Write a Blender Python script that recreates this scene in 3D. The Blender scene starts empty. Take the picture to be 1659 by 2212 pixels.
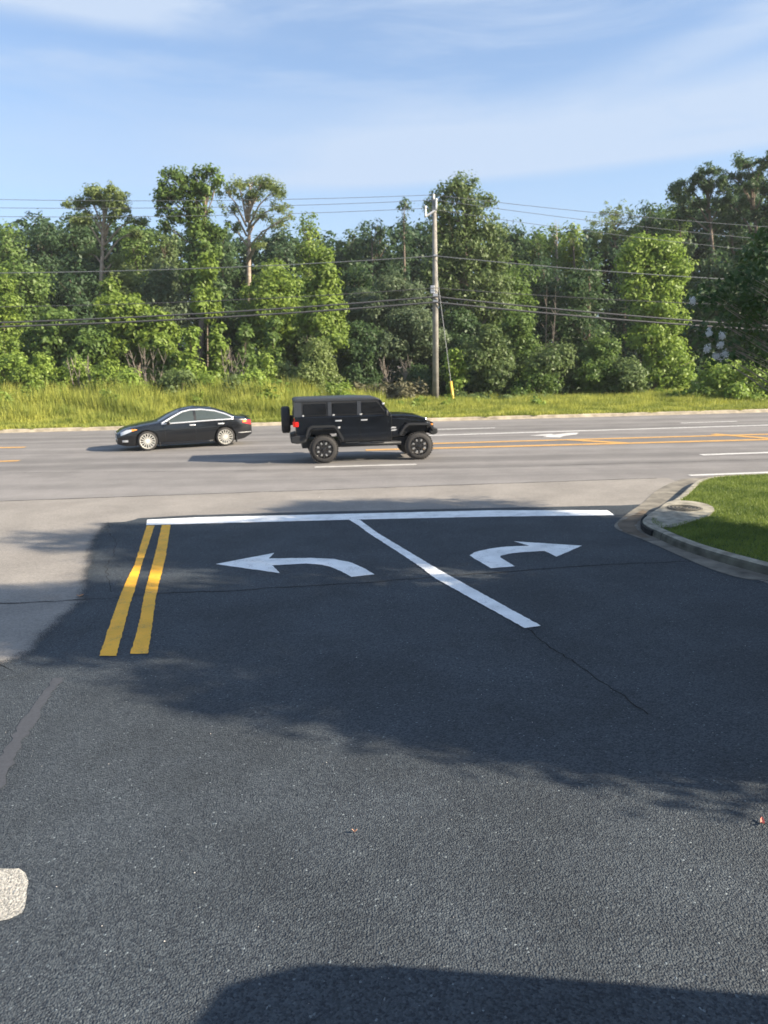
import bpy, bmesh, math, random
import numpy as np
from mathutils import Vector, Matrix
S = bpy.context.scene
C = S.collection
R = math.radians
random.seed(5)

# ------------------------------------------------------------------ camera, light, exposure
FPX, CH, PITCH, ROLL = 1609.0, 3.1, R(11.5), .020     # focal length and eye height used for both the camera and the survey below
cd = bpy.data.cameras.new('camera'); cam = bpy.data.objects.new('camera', cd); C.objects.link(cam); S.camera = cam
cd.sensor_fit = 'VERTICAL'; cd.sensor_height = 36; cd.lens = FPX/2212*36
cd.clip_start = .05; cd.clip_end = 3000
cd.dof.use_dof = True; cd.dof.focus_distance = 4.8; cd.dof.aperture_fstop = 3.0
fw = Vector((0, math.cos(PITCH), -math.sin(PITCH))); rt = Vector((1, 0, 0)); up = rt.cross(fw)
RT = rt*math.cos(ROLL)-up*math.sin(ROLL); UP = up*math.cos(ROLL)+rt*math.sin(ROLL)
cam.matrix_world = Matrix(((RT.x, UP.x, -fw.x, 0), (RT.y, UP.y, -fw.y, 0), (RT.z, UP.z, -fw.z, CH), (0, 0, 0, 1)))

SUN_EL, SUN_AZ = 27.0, 107.0
w = bpy.data.worlds.new('World'); S.world = w; w.use_nodes = True
wn = w.node_tree; N = wn.nodes; L = wn.links
bg = N['Background']
sky = N.new('ShaderNodeTexSky'); sky.sky_type = 'NISHITA'; sky.sun_disc = False
sky.sun_elevation = R(SUN_EL); sky.sun_rotation = R(SUN_AZ); sky.dust_density = 1.0; sky.air_density = 1.0; sky.ozone_density = 3.0
bg.inputs['Strength'].default_value = .088
tc = N.new('ShaderNodeTexCoord'); sx = N.new('ShaderNodeSeparateXYZ'); L.new(tc.outputs['Generated'], sx.inputs[0])
def M(op, a, b=None, c=None, nt=None):
    nt = nt or wn
    n = nt.nodes.new('ShaderNodeMath'); n.operation = op
    for i, v in enumerate((a, b, c)):
        if v is None: continue
        if isinstance(v, (int, float)): n.inputs[i].default_value = v
        else: nt.links.new(v, n.inputs[i])
    return n.outputs[0]
def MR(v, a, b, c, d, nt=None, smooth=True):
    nt = nt or wn
    n = nt.nodes.new('ShaderNodeMapRange'); n.interpolation_type = 'SMOOTHSTEP' if smooth else 'LINEAR'
    nt.links.new(v, n.inputs[0])
    for i, x in enumerate((a, b, c, d)): n.inputs[i+1].default_value = x
    return n.outputs[0]
def wnoise(scale, sx_, sy_, sz_, rz=0, detail=5, rough=.55, off=(0, 0, 0), dist=.3):
    mp = N.new('ShaderNodeMapping'); L.new(tc.outputs['Generated'], mp.inputs[0])
    mp.inputs['Scale'].default_value = (sx_, sy_, sz_); mp.inputs['Rotation'].default_value = (0, rz, 0); mp.inputs['Location'].default_value = off
    n = N.new('ShaderNodeTexNoise'); n.inputs['Scale'].default_value = scale; n.inputs['Detail'].default_value = detail
    n.inputs['Roughness'].default_value = rough; n.inputs['Distortion'].default_value = dist
    L.new(mp.outputs[0], n.inputs['Vector']); return n.outputs[0]
X, Z = sx.outputs[0], sx.outputs[2]
# thin cirrus: a pale bank above the trees, thicker towards the right, and a few wisps higher up
zt = M('SUBTRACT', Z, M('MULTIPLY', X, .03))
band = M('MULTIPLY', MR(zt, .200, .222, 0, 1), MR(zt, .255, .315, 1, 0))
band = M('MULTIPLY', band, MR(X, -.30, .08, .25, 1))
band = M('MULTIPLY', band, MR(wnoise(3.0, 1, 1, 7, off=(.3, .1, 0)), .25, .65, .55, 1))
w1 = MR(wnoise(2.6, 1, 1, 5, rz=R(-14), detail=8, rough=.6, off=(1.3, 0, .4), dist=.6), .42, .72, 0, 1)
w1 = M('MULTIPLY', w1, MR(Z, .24, .38, .1, .9))
zz = M('SUBTRACT', Z, M('MULTIPLY', X, .20))
bmp = M('MULTIPLY', M('MULTIPLY', MR(zz, .228, .25, 0, 1), MR(zz, .255, .285, 1, 0)), MR(X, .12, .42, 0, 1))
bmp = M('MULTIPLY', bmp, MR(wnoise(5, 1, 1, 4, rz=R(-10), detail=6), .35, .6, .1, 1))
wl = M('MULTIPLY', M('MULTIPLY', MR(Z, .345, .37, 0, 1), MR(Z, .38, .42, 1, 0)), MR(X, -.02, -.30, 0, 1))
wl = M('MULTIPLY', wl, MR(wnoise(4, 1, 1, 4, rz=R(-8), detail=6, off=(.5, 0, 0)), .35, .65, .15, 1))
cl = M('ADD', M('MULTIPLY', band, .72), M('MULTIPLY', w1, .55))
cl = M('ADD', cl, M('MULTIPLY', bmp, .45)); cl = M('ADD', cl, M('MULTIPLY', wl, .7))
veil = MR(Z, .0, .38, .66, .27)
cl = M('MINIMUM', M('ADD', cl, veil), .92)
mx = N.new('ShaderNodeMix'); mx.data_type = 'RGBA'
L.new(cl, mx.inputs['Factor']); 
tint = N.new('ShaderNodeMix'); tint.data_type = 'RGBA'; tint.blend_type = 'MULTIPLY'; tint.inputs['Factor'].default_value = 1
L.new(sky.outputs[0], tint.inputs['A']); tint.inputs['B'].default_value = (.83, .93, 1.0, 1)
L.new(tint.outputs['Result'], mx.inputs['A']); mx.inputs['B'].default_value = (2.75, 3.3, 4.15, 1)
L.new(mx.outputs['Result'], bg.inputs['Color'])

sl = bpy.data.lights.new('sun', 'SUN'); sl.energy = 5.0; sl.angle = R(.6); sl.color = (1, .88, .70)
so = bpy.data.objects.new('sun', sl); C.objects.link(so)
e, a = R(SUN_EL), R(SUN_AZ)
TOSUN = Vector((math.cos(e)*math.sin(a), math.cos(e)*math.cos(a), math.sin(e)))
so.rotation_euler = TOSUN.to_track_quat('Z', 'Y').to_euler(); so.location = (20, -10, 30)
S.view_settings.view_transform = 'Standard'; S.view_settings.look = 'None'; S.view_settings.gamma = 1
S.view_settings.exposure = 1.38

# ------------------------------------------------------------------ survey helpers (a sight line met with a plane gives a real point)
def ray(u, v): return (float(u)-829.5)*RT-(float(v)-1106)*UP+FPX*fw
def gp(u, v, z=0.0):
    d = ray(u, v); k = (z-CH)/d.z; return Vector((d.x*k, d.y*k, z))
def at(u, v, Y):
    d = ray(u, v); k = float(Y)/d.y; return Vector((0, 0, CH))+d*k

# ------------------------------------------------------------------ materials
def mat(name, col, rough=.6, metal=0, coat=0, spec=None, noise=None, emit=None):
    m = bpy.data.materials.new(name); m.use_nodes = True; nt = m.node_tree; b = nt.nodes['Principled BSDF']
    b.inputs['Base Color'].default_value = (*col, 1); b.inputs['Roughness'].default_value = rough; b.inputs['Metallic'].default_value = metal
    if coat: b.inputs['Coat Weight'].default_value = coat; b.inputs['Coat Roughness'].default_value = .05
    if spec is not None: b.inputs['Specular IOR Level'].default_value = spec
    if emit: b.inputs['Emission Color'].default_value = (*emit[0], 1); b.inputs['Emission Strength'].default_value = emit[1]
    if noise:
        sc, amt, bump = noise
        t = nt.nodes.new('ShaderNodeTexCoord'); n = nt.nodes.new('ShaderNodeTexNoise'); n.inputs['Scale'].default_value = sc; n.inputs['Detail'].default_value = 6
        nt.links.new(t.outputs['Object'], n.inputs['Vector'])
        mr = MR(n.outputs[0], .3, .7, 1-amt, 1+amt, nt, False)
        v = nt.nodes.new('ShaderNodeMix'); v.data_type = 'RGBA'; v.blend_type = 'MULTIPLY'; v.inputs['Factor'].default_value = 1
        v.inputs['A'].default_value = (*col, 1); nt.links.new(mr, v.inputs['B']); nt.links.new(v.outputs['Result'], b.inputs['Base Color'])
        if bump:
            bp = nt.nodes.new('ShaderNodeBump'); bp.inputs['Strength'].default_value = 1; bp.inputs['Distance'].default_value = bump
            nt.links.new(n.outputs[0], bp.inputs['Height']); nt.links.new(bp.outputs[0], b.inputs['Normal'])
    return m

def asphalt(name, c0, c1, grain, bumpd, rough, lanes=False, patch=0.15, spec=.5, chips=0.0, tone=(1, 1, 1)):
    m = bpy.data.materials.new(name); m.use_nodes = True; nt = m.node_tree; b = nt.nodes['Principled BSDF']
    t = nt.nodes.new('ShaderNodeTexCoord'); o = t.outputs['Object']
    vo = nt.nodes.new('ShaderNodeTexVoronoi'); vo.inputs['Scale'].default_value = grain; nt.links.new(o, vo.inputs['Vector'])
    n2 = nt.nodes.new('ShaderNodeTexNoise'); n2.inputs['Scale'].default_value = grain*.8; n2.inputs['Detail'].default_value = 3; nt.links.new(o, n2.inputs['Vector'])
    n1 = nt.nodes.new('ShaderNodeTexNoise'); n1.inputs['Scale'].default_value = .8; n1.inputs['Detail'].default_value = 7; n1.inputs['Roughness'].default_value = .6; nt.links.new(o, n1.inputs['Vector'])
    sp = nt.nodes.new('ShaderNodeSeparateColor'); nt.links.new(vo.outputs['Color'], sp.inputs[0])
    f = M('ADD', M('MULTIPLY', sp.outputs[0], .6, nt=nt), M('MULTIPLY', n2.outputs[0], .4, nt=nt), nt=nt)
    if chips:
        ch = MR(sp.outputs[1], 1-chips, 1, 0, 1, nt)
        f = M('ADD', f, M('MULTIPLY', ch, 1.4, nt=nt), nt=nt)
    mxn = nt.nodes.new('ShaderNodeMix'); mxn.data_type = 'RGBA'; mxn.clamp_factor = False; nt.links.new(f, mxn.inputs['Factor'])
    mxn.inputs['A'].default_value = (*c0, 1); mxn.inputs['B'].default_value = (*c1, 1)
    pr = MR(n1.outputs[0], .3, .7, 1-patch, 1+patch, nt)
    if lanes:   # wheel tracks and old joints run along the road
        mp = nt.nodes.new('ShaderNodeMapping'); mp.inputs['Rotation'].default_value = (0, 0, R(-3.2)); mp.inputs['Scale'].default_value = (.03, 1, 1); nt.links.new(o, mp.inputs[0])
        n3 = nt.nodes.new('ShaderNodeTexNoise'); n3.inputs['Scale'].default_value = .75; n3.inputs['Detail'].default_value = 4; nt.links.new(mp.outputs[0], n3.inputs['Vector'])
        pr = M('MULTIPLY', pr, MR(n3.outputs[0], .3, .7, .70, 1.18, nt), nt=nt)
    m2 = nt.nodes.new('ShaderNodeMix'); m2.data_type = 'RGBA'; m2.blend_type = 'MULTIPLY'; m2.inputs['Factor'].default_value = 1
    nt.links.new(mxn.outputs['Result'], m2.inputs['A']); nt.links.new(pr, m2.inputs['B']); nt.links.new(m2.outputs['Result'], b.inputs['Base Color'])
    b.inputs['Roughness'].default_value = rough; b.inputs['Specular IOR Level'].default_value = spec
    hh = M('SUBTRACT', n2.outputs[0], M('MULTIPLY', vo.outputs['Distance'], .55, nt=nt), nt=nt)
    bp = nt.nodes.new('ShaderNodeBump'); bp.inputs['Strength'].default_value = 1; bp.inputs['Distance'].default_value = bumpd
    nt.links.new(hh, bp.inputs['Height']); nt.links.new(bp.outputs[0], b.inputs['Normal'])
    return m
A_OLD = asphalt('old_asphalt', (.142, .132, .125), (.232, .217, .206), 55, .002, .85, lanes=True, patch=.10)
A_SHOULDER = asphalt('weathered_asphalt', (.180, .164, .146), (.294, .268, .238), 45, .003, .9, patch=.12)
A_NEW = asphalt('black_sealcoat', (.006, .009, .017), (.086, .101, .112), 76, .014, .75, patch=.2, spec=.32, chips=.012)
A_STRIP = mat('sealant', (.050, .054, .064), .8, noise=(40, .15, .001))
SUN_PATCH = asphalt('painted_sunlight', (.15, .145, .13), (.55, .52, .46), 75, .010, .9)  # asphalt lightened to look sunlit; the light is in the colour
CRACK = mat('crack_dark', (.012, .012, .012), 1)
def paint(name, col, wear, sc=14):      # worn through where the stones stand proud, with faint tyre scuffs
    m = bpy.data.materials.new(name); m.use_nodes = True; nt = m.node_tree; b = nt.nodes['Principled BSDF']
    t = nt.nodes.new('ShaderNodeTexCoord'); n = nt.nodes.new('ShaderNodeTexNoise'); n.inputs['Scale'].default_value = sc; n.inputs['Detail'].default_value = 7; nt.links.new(t.outputs['Object'], n.inputs['Vector'])
    n.inputs['Roughness'].default_value = .65
    f = MR(n.outputs[0], .5-.18, .5-.08, wear, 0, nt)
    n2 = nt.nodes.new('ShaderNodeTexNoise'); n2.inputs['Scale'].default_value = 2.2; n2.inputs['Detail'].default_value = 3; nt.links.new(t.outputs['Object'], n2.inputs['Vector'])
    mx = nt.nodes.new('ShaderNodeMix'); mx.data_type = 'RGBA'; nt.links.new(f, mx.inputs['Factor']); mx.inputs['A'].default_value = (*col, 1); mx.inputs['B'].default_value = (.12, .115, .11, 1)
    m2 = nt.nodes.new('ShaderNodeMix'); m2.data_type = 'RGBA'; m2.blend_type = 'MULTIPLY'; m2.inputs['Factor'].default_value = 1
    nt.links.new(mx.outputs['Result'], m2.inputs['A']); nt.links.new(MR(n2.outputs[0], .3, .7, .88, 1.06, nt), m2.inputs['B'])
    vo = nt.nodes.new('ShaderNodeTexVoronoi'); vo.inputs['Scale'].default_value = 72; nt.links.new(t.outputs['Object'], vo.inputs['Vector'])
    n4 = nt.nodes.new('ShaderNodeTexNoise'); n4.inputs['Scale'].default_value = 5; n4.inputs['Detail'].default_value = 5; nt.links.new(t.outputs['Object'], n4.inputs['Vector'])
    pit = M('MULTIPLY', MR(vo.outputs['Distance'], .45, .75, 0, 1, nt), MR(n4.outputs[0], .45, .66, .03, .42, nt), nt=nt)
    m3 = nt.nodes.new('ShaderNodeMix'); m3.data_type = 'RGBA'; nt.links.new(pit, m3.inputs['Factor']); nt.links.new(m2.outputs['Result'], m3.inputs['A']); m3.inputs['B'].default_value = (.10, .10, .10, 1)
    nt.links.new(m3.outputs['Result'], b.inputs['Base Color']); b.inputs['Roughness'].default_value = .6
    bp = nt.nodes.new('ShaderNodeBump'); bp.inputs['Distance'].default_value = .004; nt.links.new(M('SUBTRACT', n.outputs[0], vo.outputs['Distance'], nt=nt), bp.inputs['Height']); nt.links.new(bp.outputs[0], b.inputs['Normal'])
    return m
P_WHITE = paint('fresh_white_paint', (.90, .90, .88), .06)
P_YEL = paint('fresh_yellow_paint', (.95, .47, .022), .15)
P_WHITE_OLD = paint('worn_white_paint', (.62, .60, .57), .8)
P_YEL_OLD = paint('worn_yellow_paint', (.62, .34, .09), .8)
CONC = mat('concrete', (.29, .265, .21), .9, noise=(5, .42, .004))
CONC_D = mat('stained_concrete', (.17, .155, .12), .9, noise=(4, .5, .004))
GUTM = mat('gutter_concrete', (.175, .158, .128), .9, noise=(3, .5, .004))
DIRT = mat('dirt', (.13, .10, .07), 1, noise=(3, .35, .02))
SOIL = mat('grass_ground', (.07, .10, .025), 1, noise=(2.5, .3, .02))
LAWNM = mat('lawn_ground', (.055, .10, .02), 1, noise=(6, .3, .01))

def leafmat(name, c0, c1, trans=.45, rough=.5, clump=.9):
    m = bpy.data.materials.new(name); m.use_nodes = True; nt = m.node_tree; b = nt.nodes['Principled BSDF']
    g = nt.nodes.new('ShaderNodeNewGeometry'); t = nt.nodes.new('ShaderNodeTexCoord')
    n = nt.nodes.new('ShaderNodeTexNoise'); n.inputs['Scale'].default_value = clump; n.inputs['Detail'].default_value = 2; nt.links.new(t.outputs['Object'], n.inputs['Vector'])
    f = M('ADD', M('MULTIPLY', g.outputs['Random Per Island'], .5, nt=nt), MR(n.outputs[0], .35, .65, 0, .5, nt), nt=nt)
    mx = nt.nodes.new('ShaderNodeMix'); mx.data_type = 'RGBA'; nt.links.new(f, mx.inputs['Factor']); mx.inputs['A'].default_value = (*c0, 1); mx.inputs['B'].default_value = (*c1, 1)
    nt.links.new(mx.outputs['Result'], b.inputs['Base Color']); b.inputs['Roughness'].default_value = rough; b.inputs['Specular IOR Level'].default_value = .35
    tr = nt.nodes.new('ShaderNodeBsdfTranslucent'); nt.links.new(mx.outputs['Result'], tr.inputs['Color'])
    ms = nt.nodes.new('ShaderNodeMixShader'); ms.inputs[0].default_value = trans
    nt.links.new(b.outputs[0], ms.inputs[1]); nt.links.new(tr.outputs[0], ms.inputs[2]); nt.links.new(ms.outputs[0], nt.nodes['Material Output'].inputs[0])
    return m
LM = dict(
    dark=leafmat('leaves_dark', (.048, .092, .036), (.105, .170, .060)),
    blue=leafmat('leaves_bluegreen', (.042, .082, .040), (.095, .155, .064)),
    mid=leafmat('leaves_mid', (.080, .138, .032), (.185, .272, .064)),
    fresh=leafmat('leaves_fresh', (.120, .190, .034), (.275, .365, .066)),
    lime=leafmat('leaves_lime', (.180, .275, .046), (.330, .430, .088)),
    olive=leafmat('leaves_olive', (.100, .150, .050), (.185, .245, .085)),
    pine=leafmat('needles', (.150, .200, .065), (.260, .320, .110), .5),
    grey=leafmat('leaves_greyish', (.095, .140, .070), (.175, .225, .115)),
    brown=leafmat('brown_weeds', (.12, .115, .06), (.20, .185, .105), .2),
    grass=leafmat('tall_grass_blades', (.15, .20, .035), (.47, .47, .095), .4, .6, .7),
    lawn=leafmat('lawn_blades', (.090, .140, .026), (.26, .32, .065), .35, .6, 1.2),
    myrtle=leafmat('myrtle_leaves', (.035, .075, .028), (.125, .190, .055), .4, .5, 1.6),
    flower=leafmat('white_blossom', (.62, .63, .62), (.80, .80, .78), .4, .8))
BARK = mat('bark', (.16, .125, .095), .95, noise=(3, .35, .02))
BARK_P = mat('pale_bark', (.34, .27, .21), .95, noise=(3, .3, .02))
DEADW = mat('dead_wood', (.20, .17, .14), .95, noise=(4, .25, 0))
POLEM = mat('weathered_pole_wood', (.25, .232, .205), .9, noise=(2.2, .3, .006))
STEEL = mat('galvanised_steel', (.45, .46, .48), .45, .7)
CERAM = mat('grey_porcelain', (.72, .72, .70), .3)
WIREM = mat('wire_black', (.06, .06, .065), .5)
WIREA = mat('wire_aluminium', (.16, .17, .18), .5, .3)
YPLAST = mat('yellow_plastic', (.80, .50, .08), .5)
IRON = mat('cast_iron', (.05, .048, .045), .7, .3, noise=(60, .2, .002))

# ------------------------------------------------------------------ object helpers
def tag(o, label=None, cat=None, group=None, kind=None):
    if label: o['label'] = label
    if cat: o['category'] = cat
    if group: o['group'] = group
    if kind: o['kind'] = kind
    return o
def empty(name, loc, label, cat, group=None, rz=0):
    o = bpy.data.objects.new(name, None); C.objects.link(o); o.location = loc; o.rotation_euler = (0, 0, rz); o.empty_display_size = .2
    return tag(o, label, cat, group)
def link(name, me, m, parent=None, smooth=False):
    if m is not None: me.materials.append(m)
    if smooth: me.polygons.foreach_set('use_smooth', [True]*len(me.polygons))
    o = bpy.data.objects.new(name, me); C.objects.link(o)
    if parent: o.parent = parent
    return o
class MB:
    def __init__(s): s.b = bmesh.new()
    def box(s, c, d, rot=None, bev=0):
        t = bmesh.new(); bmesh.ops.create_cube(t, size=1)
        for v in t.verts: v.co = Vector((v.co.x*d[0], v.co.y*d[1], v.co.z*d[2]))
        if bev: bmesh.ops.bevel(t, geom=t.edges[:], offset=bev, segments=2, affect='EDGES', profile=.5)
        for v in t.verts:
            if rot: v.co = rot @ v.co
            v.co += Vector(c)
        s._m(t); return s
    def _m(s, t):
        me = bpy.data.meshes.new('t'); t.to_mesh(me); t.free(); s.b.from_mesh(me); bpy.data.meshes.remove(me)
    def tube(s, pts, rad, n=8, cap=True):
        pts = [Vector(p) for p in pts]
        rr = rad if isinstance(rad, (list, tuple)) else [rad]*len(pts)
        rings = []
        ref = Vector((0, 0, 1)) if abs((pts[-1]-pts[0]).normalized().z) < .9 else Vector((1, 0, 0))
        for i, p in enumerate(pts):
            d = (pts[min(i+1, len(pts)-1)]-pts[max(i-1, 0)]).normalized()
            x = d.cross(ref).normalized(); y = d.cross(x)
            rings.append([s.b.verts.new(p+(x*math.cos(2*math.pi*k/n)+y*math.sin(2*math.pi*k/n))*rr[i]) for k in range(n)])
        for i in range(len(rings)-1):
            for k in range(n): s.b.faces.new((rings[i][k], rings[i][(k+1) % n], rings[i+1][(k+1) % n], rings[i+1][k]))
        if cap: s.b.faces.new(rings[0][::-1]); s.b.faces.new(rings[-1])
        return s
    def lathe(s, prof, n=32, c=(0, 0, 0)):      # profile of (y, r) round the y axis
        rings = [[s.b.verts.new((c[0]+r*math.cos(2*math.pi*k/n), c[1]+y, c[2]+r*math.sin(2*math.pi*k/n))) for k in range(n)] for y, r in prof]
        for i in range(len(rings)-1):
            for k in range(n): s.b.faces.new((rings[i][k], rings[i+1][k], rings[i+1][(k+1) % n], rings[i][(k+1) % n]))
        return s
    def prism(s, poly, y0, y1, bev=0):         # polygon in x,z pushed along y
        t = bmesh.new()
        a = [t.verts.new((p[0], y0, p[1])) for p in poly]; b = [t.verts.new((p[0], y1, p[1])) for p in poly]
        t.faces.new(a); t.faces.new(b[::-1])
        for i in range(len(a)): t.faces.new((a[i], b[i], b[(i+1) % len(a)], a[(i+1) % len(a)]))
        bmesh.ops.recalc_face_normals(t, faces=t.faces[:])
        if bev: bmesh.ops.bevel(t, geom=t.edges[:], offset=bev, segments=2, affect='EDGES', profile=.5)
        s._m(t); return s
    def quad(s, *p):
        s.b.faces.new([s.b.verts.new(q) for q in p]); return s
    def build(s, name, m, parent=None, smooth=False, recalc=True):
        if recalc: bmesh.ops.recalc_face_normals(s.b, faces=s.b.faces[:])
        me = bpy.data.meshes.new(name); s.b.to_mesh(me); s.b.free()
        return link(name, me, m, parent, smooth)
def sheet(name, pts, z, m, label=None, cat=None, group=None, kind=None, thick=0):
    b = bmesh.new(); vs = [b.verts.new((p[0], p[1], z)) for p in pts]; f = b.faces.new(vs)
    if f.normal.z < 0: f.normal_flip()
    b.normal_update()
    if f.normal.z < 0: bmesh.ops.reverse_faces(b, faces=[f])
    bmesh.ops.triangulate(b, faces=b.faces[:])
    if thick:
        r = bmesh.ops.extrude_face_region(b, geom=b.faces[:])
        for v in [x for x in r['geom'] if isinstance(x, bmesh.types.BMVert)]: v.co.z -= thick
        bmesh.ops.recalc_face_normals(b, faces=b.faces[:])
    me = bpy.data.meshes.new(name); b.to_mesh(me); b.free()
    return tag(link(name, me, m), label, cat, group, kind)
def rough_edge(pts, step, amp, rnd, closed=True):
    out = []; n = len(pts)
    for i in range(n if closed else n-1):
        a, b = Vector(pts[i][:2]), Vector(pts[(i+1) % n][:2]); k = max(1, int((b-a).length/step)); nr = Vector((-(b-a).y, (b-a).x)).normalized()
        for j in range(k):
            p = a.lerp(b, j/k)+nr*rnd.uniform(-amp, amp); out.append(p)
    if not closed: out.append(Vector(pts[-1][:2]))
    return out
def fquads(name, V, F, m, parent=None):
    me = bpy.data.meshes.new(name); k = F.shape[1]
    me.vertices.add(len(V)); me.vertices.foreach_set('co', V.astype(np.float32).ravel())
    me.loops.add(F.size); me.loops.foreach_set('vertex_index', F.astype(np.int32).ravel())
    me.polygons.add(len(F)); me.polygons.foreach_set('loop_start', np.arange(0, F.size, k, dtype=np.int32))
    me.update(calc_edges=True); me.validate()
    return link(name, me, m, parent)

# ------------------------------------------------------------------ ground, roads, kerbs
def rd(x): return .0870*x                       # the main road runs 5 degrees off the camera's x axis
FK = lambda x: 38.15+rd(x)                      # far kerb line
xs = [-90, 90]
sheet('ground', [(-900, -300), (900, -300), (900, 900), (-900, 900)], -.03, DIRT, kind='structure')
sheet('road', [(-90, -25), (90, -25), (90, FK(90)), (-90, FK(-90))], 0, A_OLD, kind='structure')
# beige weathered strip between the main lanes and the sealed driveway
rnd = random.Random(3)
s0 = gp(0, 1083); s1 = gp(1330, 1036)
sh_top = rough_edge([(-40, s0.y-(40-9.1)*.099), (s0.x, s0.y), (gp(650, 1060).x, gp(650, 1060).y), (s1.x, s1.y), (7.3, 18.9)], .5, .03, rnd, False)
sheet('shoulder', [tuple(p) for p in sh_top]+[(7.3, 10), (2, 8), (-2, 6), (-5, 4.5), (-9, 3), (-40, 3)], .003, A_SHOULDER, kind='structure')
# black sealed driveway
left = [gp(300, 1120), gp(268, 1128), gp(250, 1150), gp(238, 1180), gp(236, 1215), gp(232, 1250), gp(235, 1290), gp(190, 1330), gp(150, 1375), gp(95, 1425), gp(30, 1452), gp(-60, 1475), gp(-500, 1600)]
le = rough_edge([(p.x, p.y) for p in left], .10, .025, rnd, False)
topb = rough_edge([(5.75, 15.55), tuple(gp(1340, 1092).xy), tuple(gp(1100, 1097).xy), tuple(gp(760, 1104).xy), tuple(gp(420, 1113).xy), tuple(gp(300, 1120).xy)], .3, .02, rnd, False)
DW = [tuple(p) for p in topb]+[tuple(p) for p in le]+[(-14, -12), (14, -12), (14, 5), (6.2, 7.5), (5.2, 9.9), (4.8, 11.2), (4.6, 12.3), (4.3, 13), (4.5, 13.9)]
sheet('driveway', DW, .006, A_NEW, kind='structure')
def edge_fade(line, w_in, w_out):
    b = bmesh.new(); uv = b.loops.layers.uv.new('UVMap'); a_, b_ = [], []
    for i, p in enumerate(line):
        d = (line[min(i+1, len(line)-1)]-line[max(i-1, 0)]).normalized(); n = Vector((-d.y, d.x))
        a_.append(b.verts.new((p.x+n.x*w_in, p.y+n.y*w_in, .0085))); b_.append(b.verts.new((p.x-n.x*w_out, p.y-n.y*w_out, .0085)))
    for i in range(len(line)-1):
        f = b.faces.new((a_[i], a_[i+1], b_[i+1], b_[i]))
        for l, u in zip(f.loops, (1, 1, 0, 0)): l[uv].uv = (u, 0)
    me = bpy.data.meshes.new('driveway_edge'); b.to_mesh(me); b.free()
    m = A_NEW.copy(); m.name = 'thin_sealcoat'; nt = m.node_tree; tcn = nt.nodes.new('ShaderNodeTexCoord'); sp = nt.nodes.new('ShaderNodeSeparateXYZ'); nt.links.new(tcn.outputs['UV'], sp.inputs[0])
    n1 = nt.nodes.new('ShaderNodeTexNoise'); n1.inputs['Scale'].default_value = 95; n1.inputs['Detail'].default_value = 4; nt.links.new(tcn.outputs['Object'], n1.inputs['Vector'])
    n2 = nt.nodes.new('ShaderNodeTexNoise'); n2.inputs['Scale'].default_value = 2.2; n2.inputs['Detail'].default_value = 4; nt.links.new(tcn.outputs['Object'], n2.inputs['Vector'])
    th = M('ADD', M('MULTIPLY', n1.outputs[0], .95, nt=nt), M('MULTIPLY', n2.outputs[0], .35, nt=nt), nt=nt)
    al = MR(M('ADD', M('MULTIPLY', sp.outputs[0], 1.25, nt=nt), M('SUBTRACT', .05, th, nt=nt), nt=nt), -.10, .12, 0, 1, nt)
    nt.links.new(al, nt.nodes['Principled BSDF'].inputs['Alpha'])
    return tag(link('driveway_edge', me, m), kind='structure')
edge_fade([Vector((p.x, p.y)) for p in left[1:]], .15, .75)
def strip(name, pts, wid, z, m, rnd, amp=0, step=.25, **k):
    c = rough_edge([tuple(p[:2]) for p in pts], step, amp, rnd, False); L_, R_ = [], []
    for i, p in enumerate(c):
        d = (c[min(i+1, len(c)-1)]-c[max(i-1, 0)]).normalized(); n = Vector((-d.y, d.x)); wd = (wid(i/(len(c)-1)) if callable(wid) else wid)*rnd.uniform(.55 if amp else 1, 1.4 if amp else 1)/2
        L_.append(p+n*wd); R_.append(p-n*wd)
    b = bmesh.new(); a_ = [b.verts.new((p.x, p.y, z)) for p in L_]; b_ = [b.verts.new((p.x, p.y, z)) for p in R_]
    for i in range(len(a_)-1): b.faces.new((b_[i], b_[i+1], a_[i+1], a_[i]))
    me = bpy.data.meshes.new(name); b.to_mesh(me); b.free(); return tag(link(name, me, m), **k)
G_ = lambda *uv: [gp(*p) for p in uv]
strip('pavement_crack', G_((-60, 1309), (0, 1305), (120, 1300), (240, 1293), (330, 1283), (500, 1277), (640, 1268), (800, 1259), (940, 1247), (1100, 1236), (1250, 1224), (1400, 1217), (1500, 1213)), .020, .0105, CRACK, rnd, .022, .13, kind='structure')
strip('pavement_crack', G_((1140, 1360), (1190, 1400), (1240, 1432), (1290, 1470), (1345, 1505), (1400, 1545)), .014, .0105, CRACK, rnd, .02, .07, kind='structure')
strip('pavement_crack', G_((236, 1128), (232, 1150), (250, 1170), (246, 1200), (228, 1225), (240, 1280)), .010, .0105, CRACK, rnd, .03, .12, kind='structure')
strip('road_joint', [(-40, s0.y-(40-9.1)*.099), s0, gp(650, 1060), s1, (7.0, 18.85)], .035, .0065, CRACK, rnd, .02, .3, kind='structure')
strip('road_joint', [gp(-200, 1024), gp(500, 1003+14), gp(1050, 1010), gp(1500, 997), gp(1900, 985)], .02, .0065, CRACK, rnd, .02, .4, kind='structure')
tag(strip('sealant_strip', G_((128, 1466), (100, 1500), (62, 1560), (25, 1620), (-10, 1690), (-60, 1790)), lambda t: .10+.03*t, .0105, A_STRIP, rnd, .006, .06, label='smooth grey band of sealant along the left edge of the dark driveway', cat='sealant'))
pp = G_((-120, 1876), (40, 1880), (57, 1888), (62, 1905), (58, 1950), (48, 1975), (20, 1988), (-120, 2010))
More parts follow.
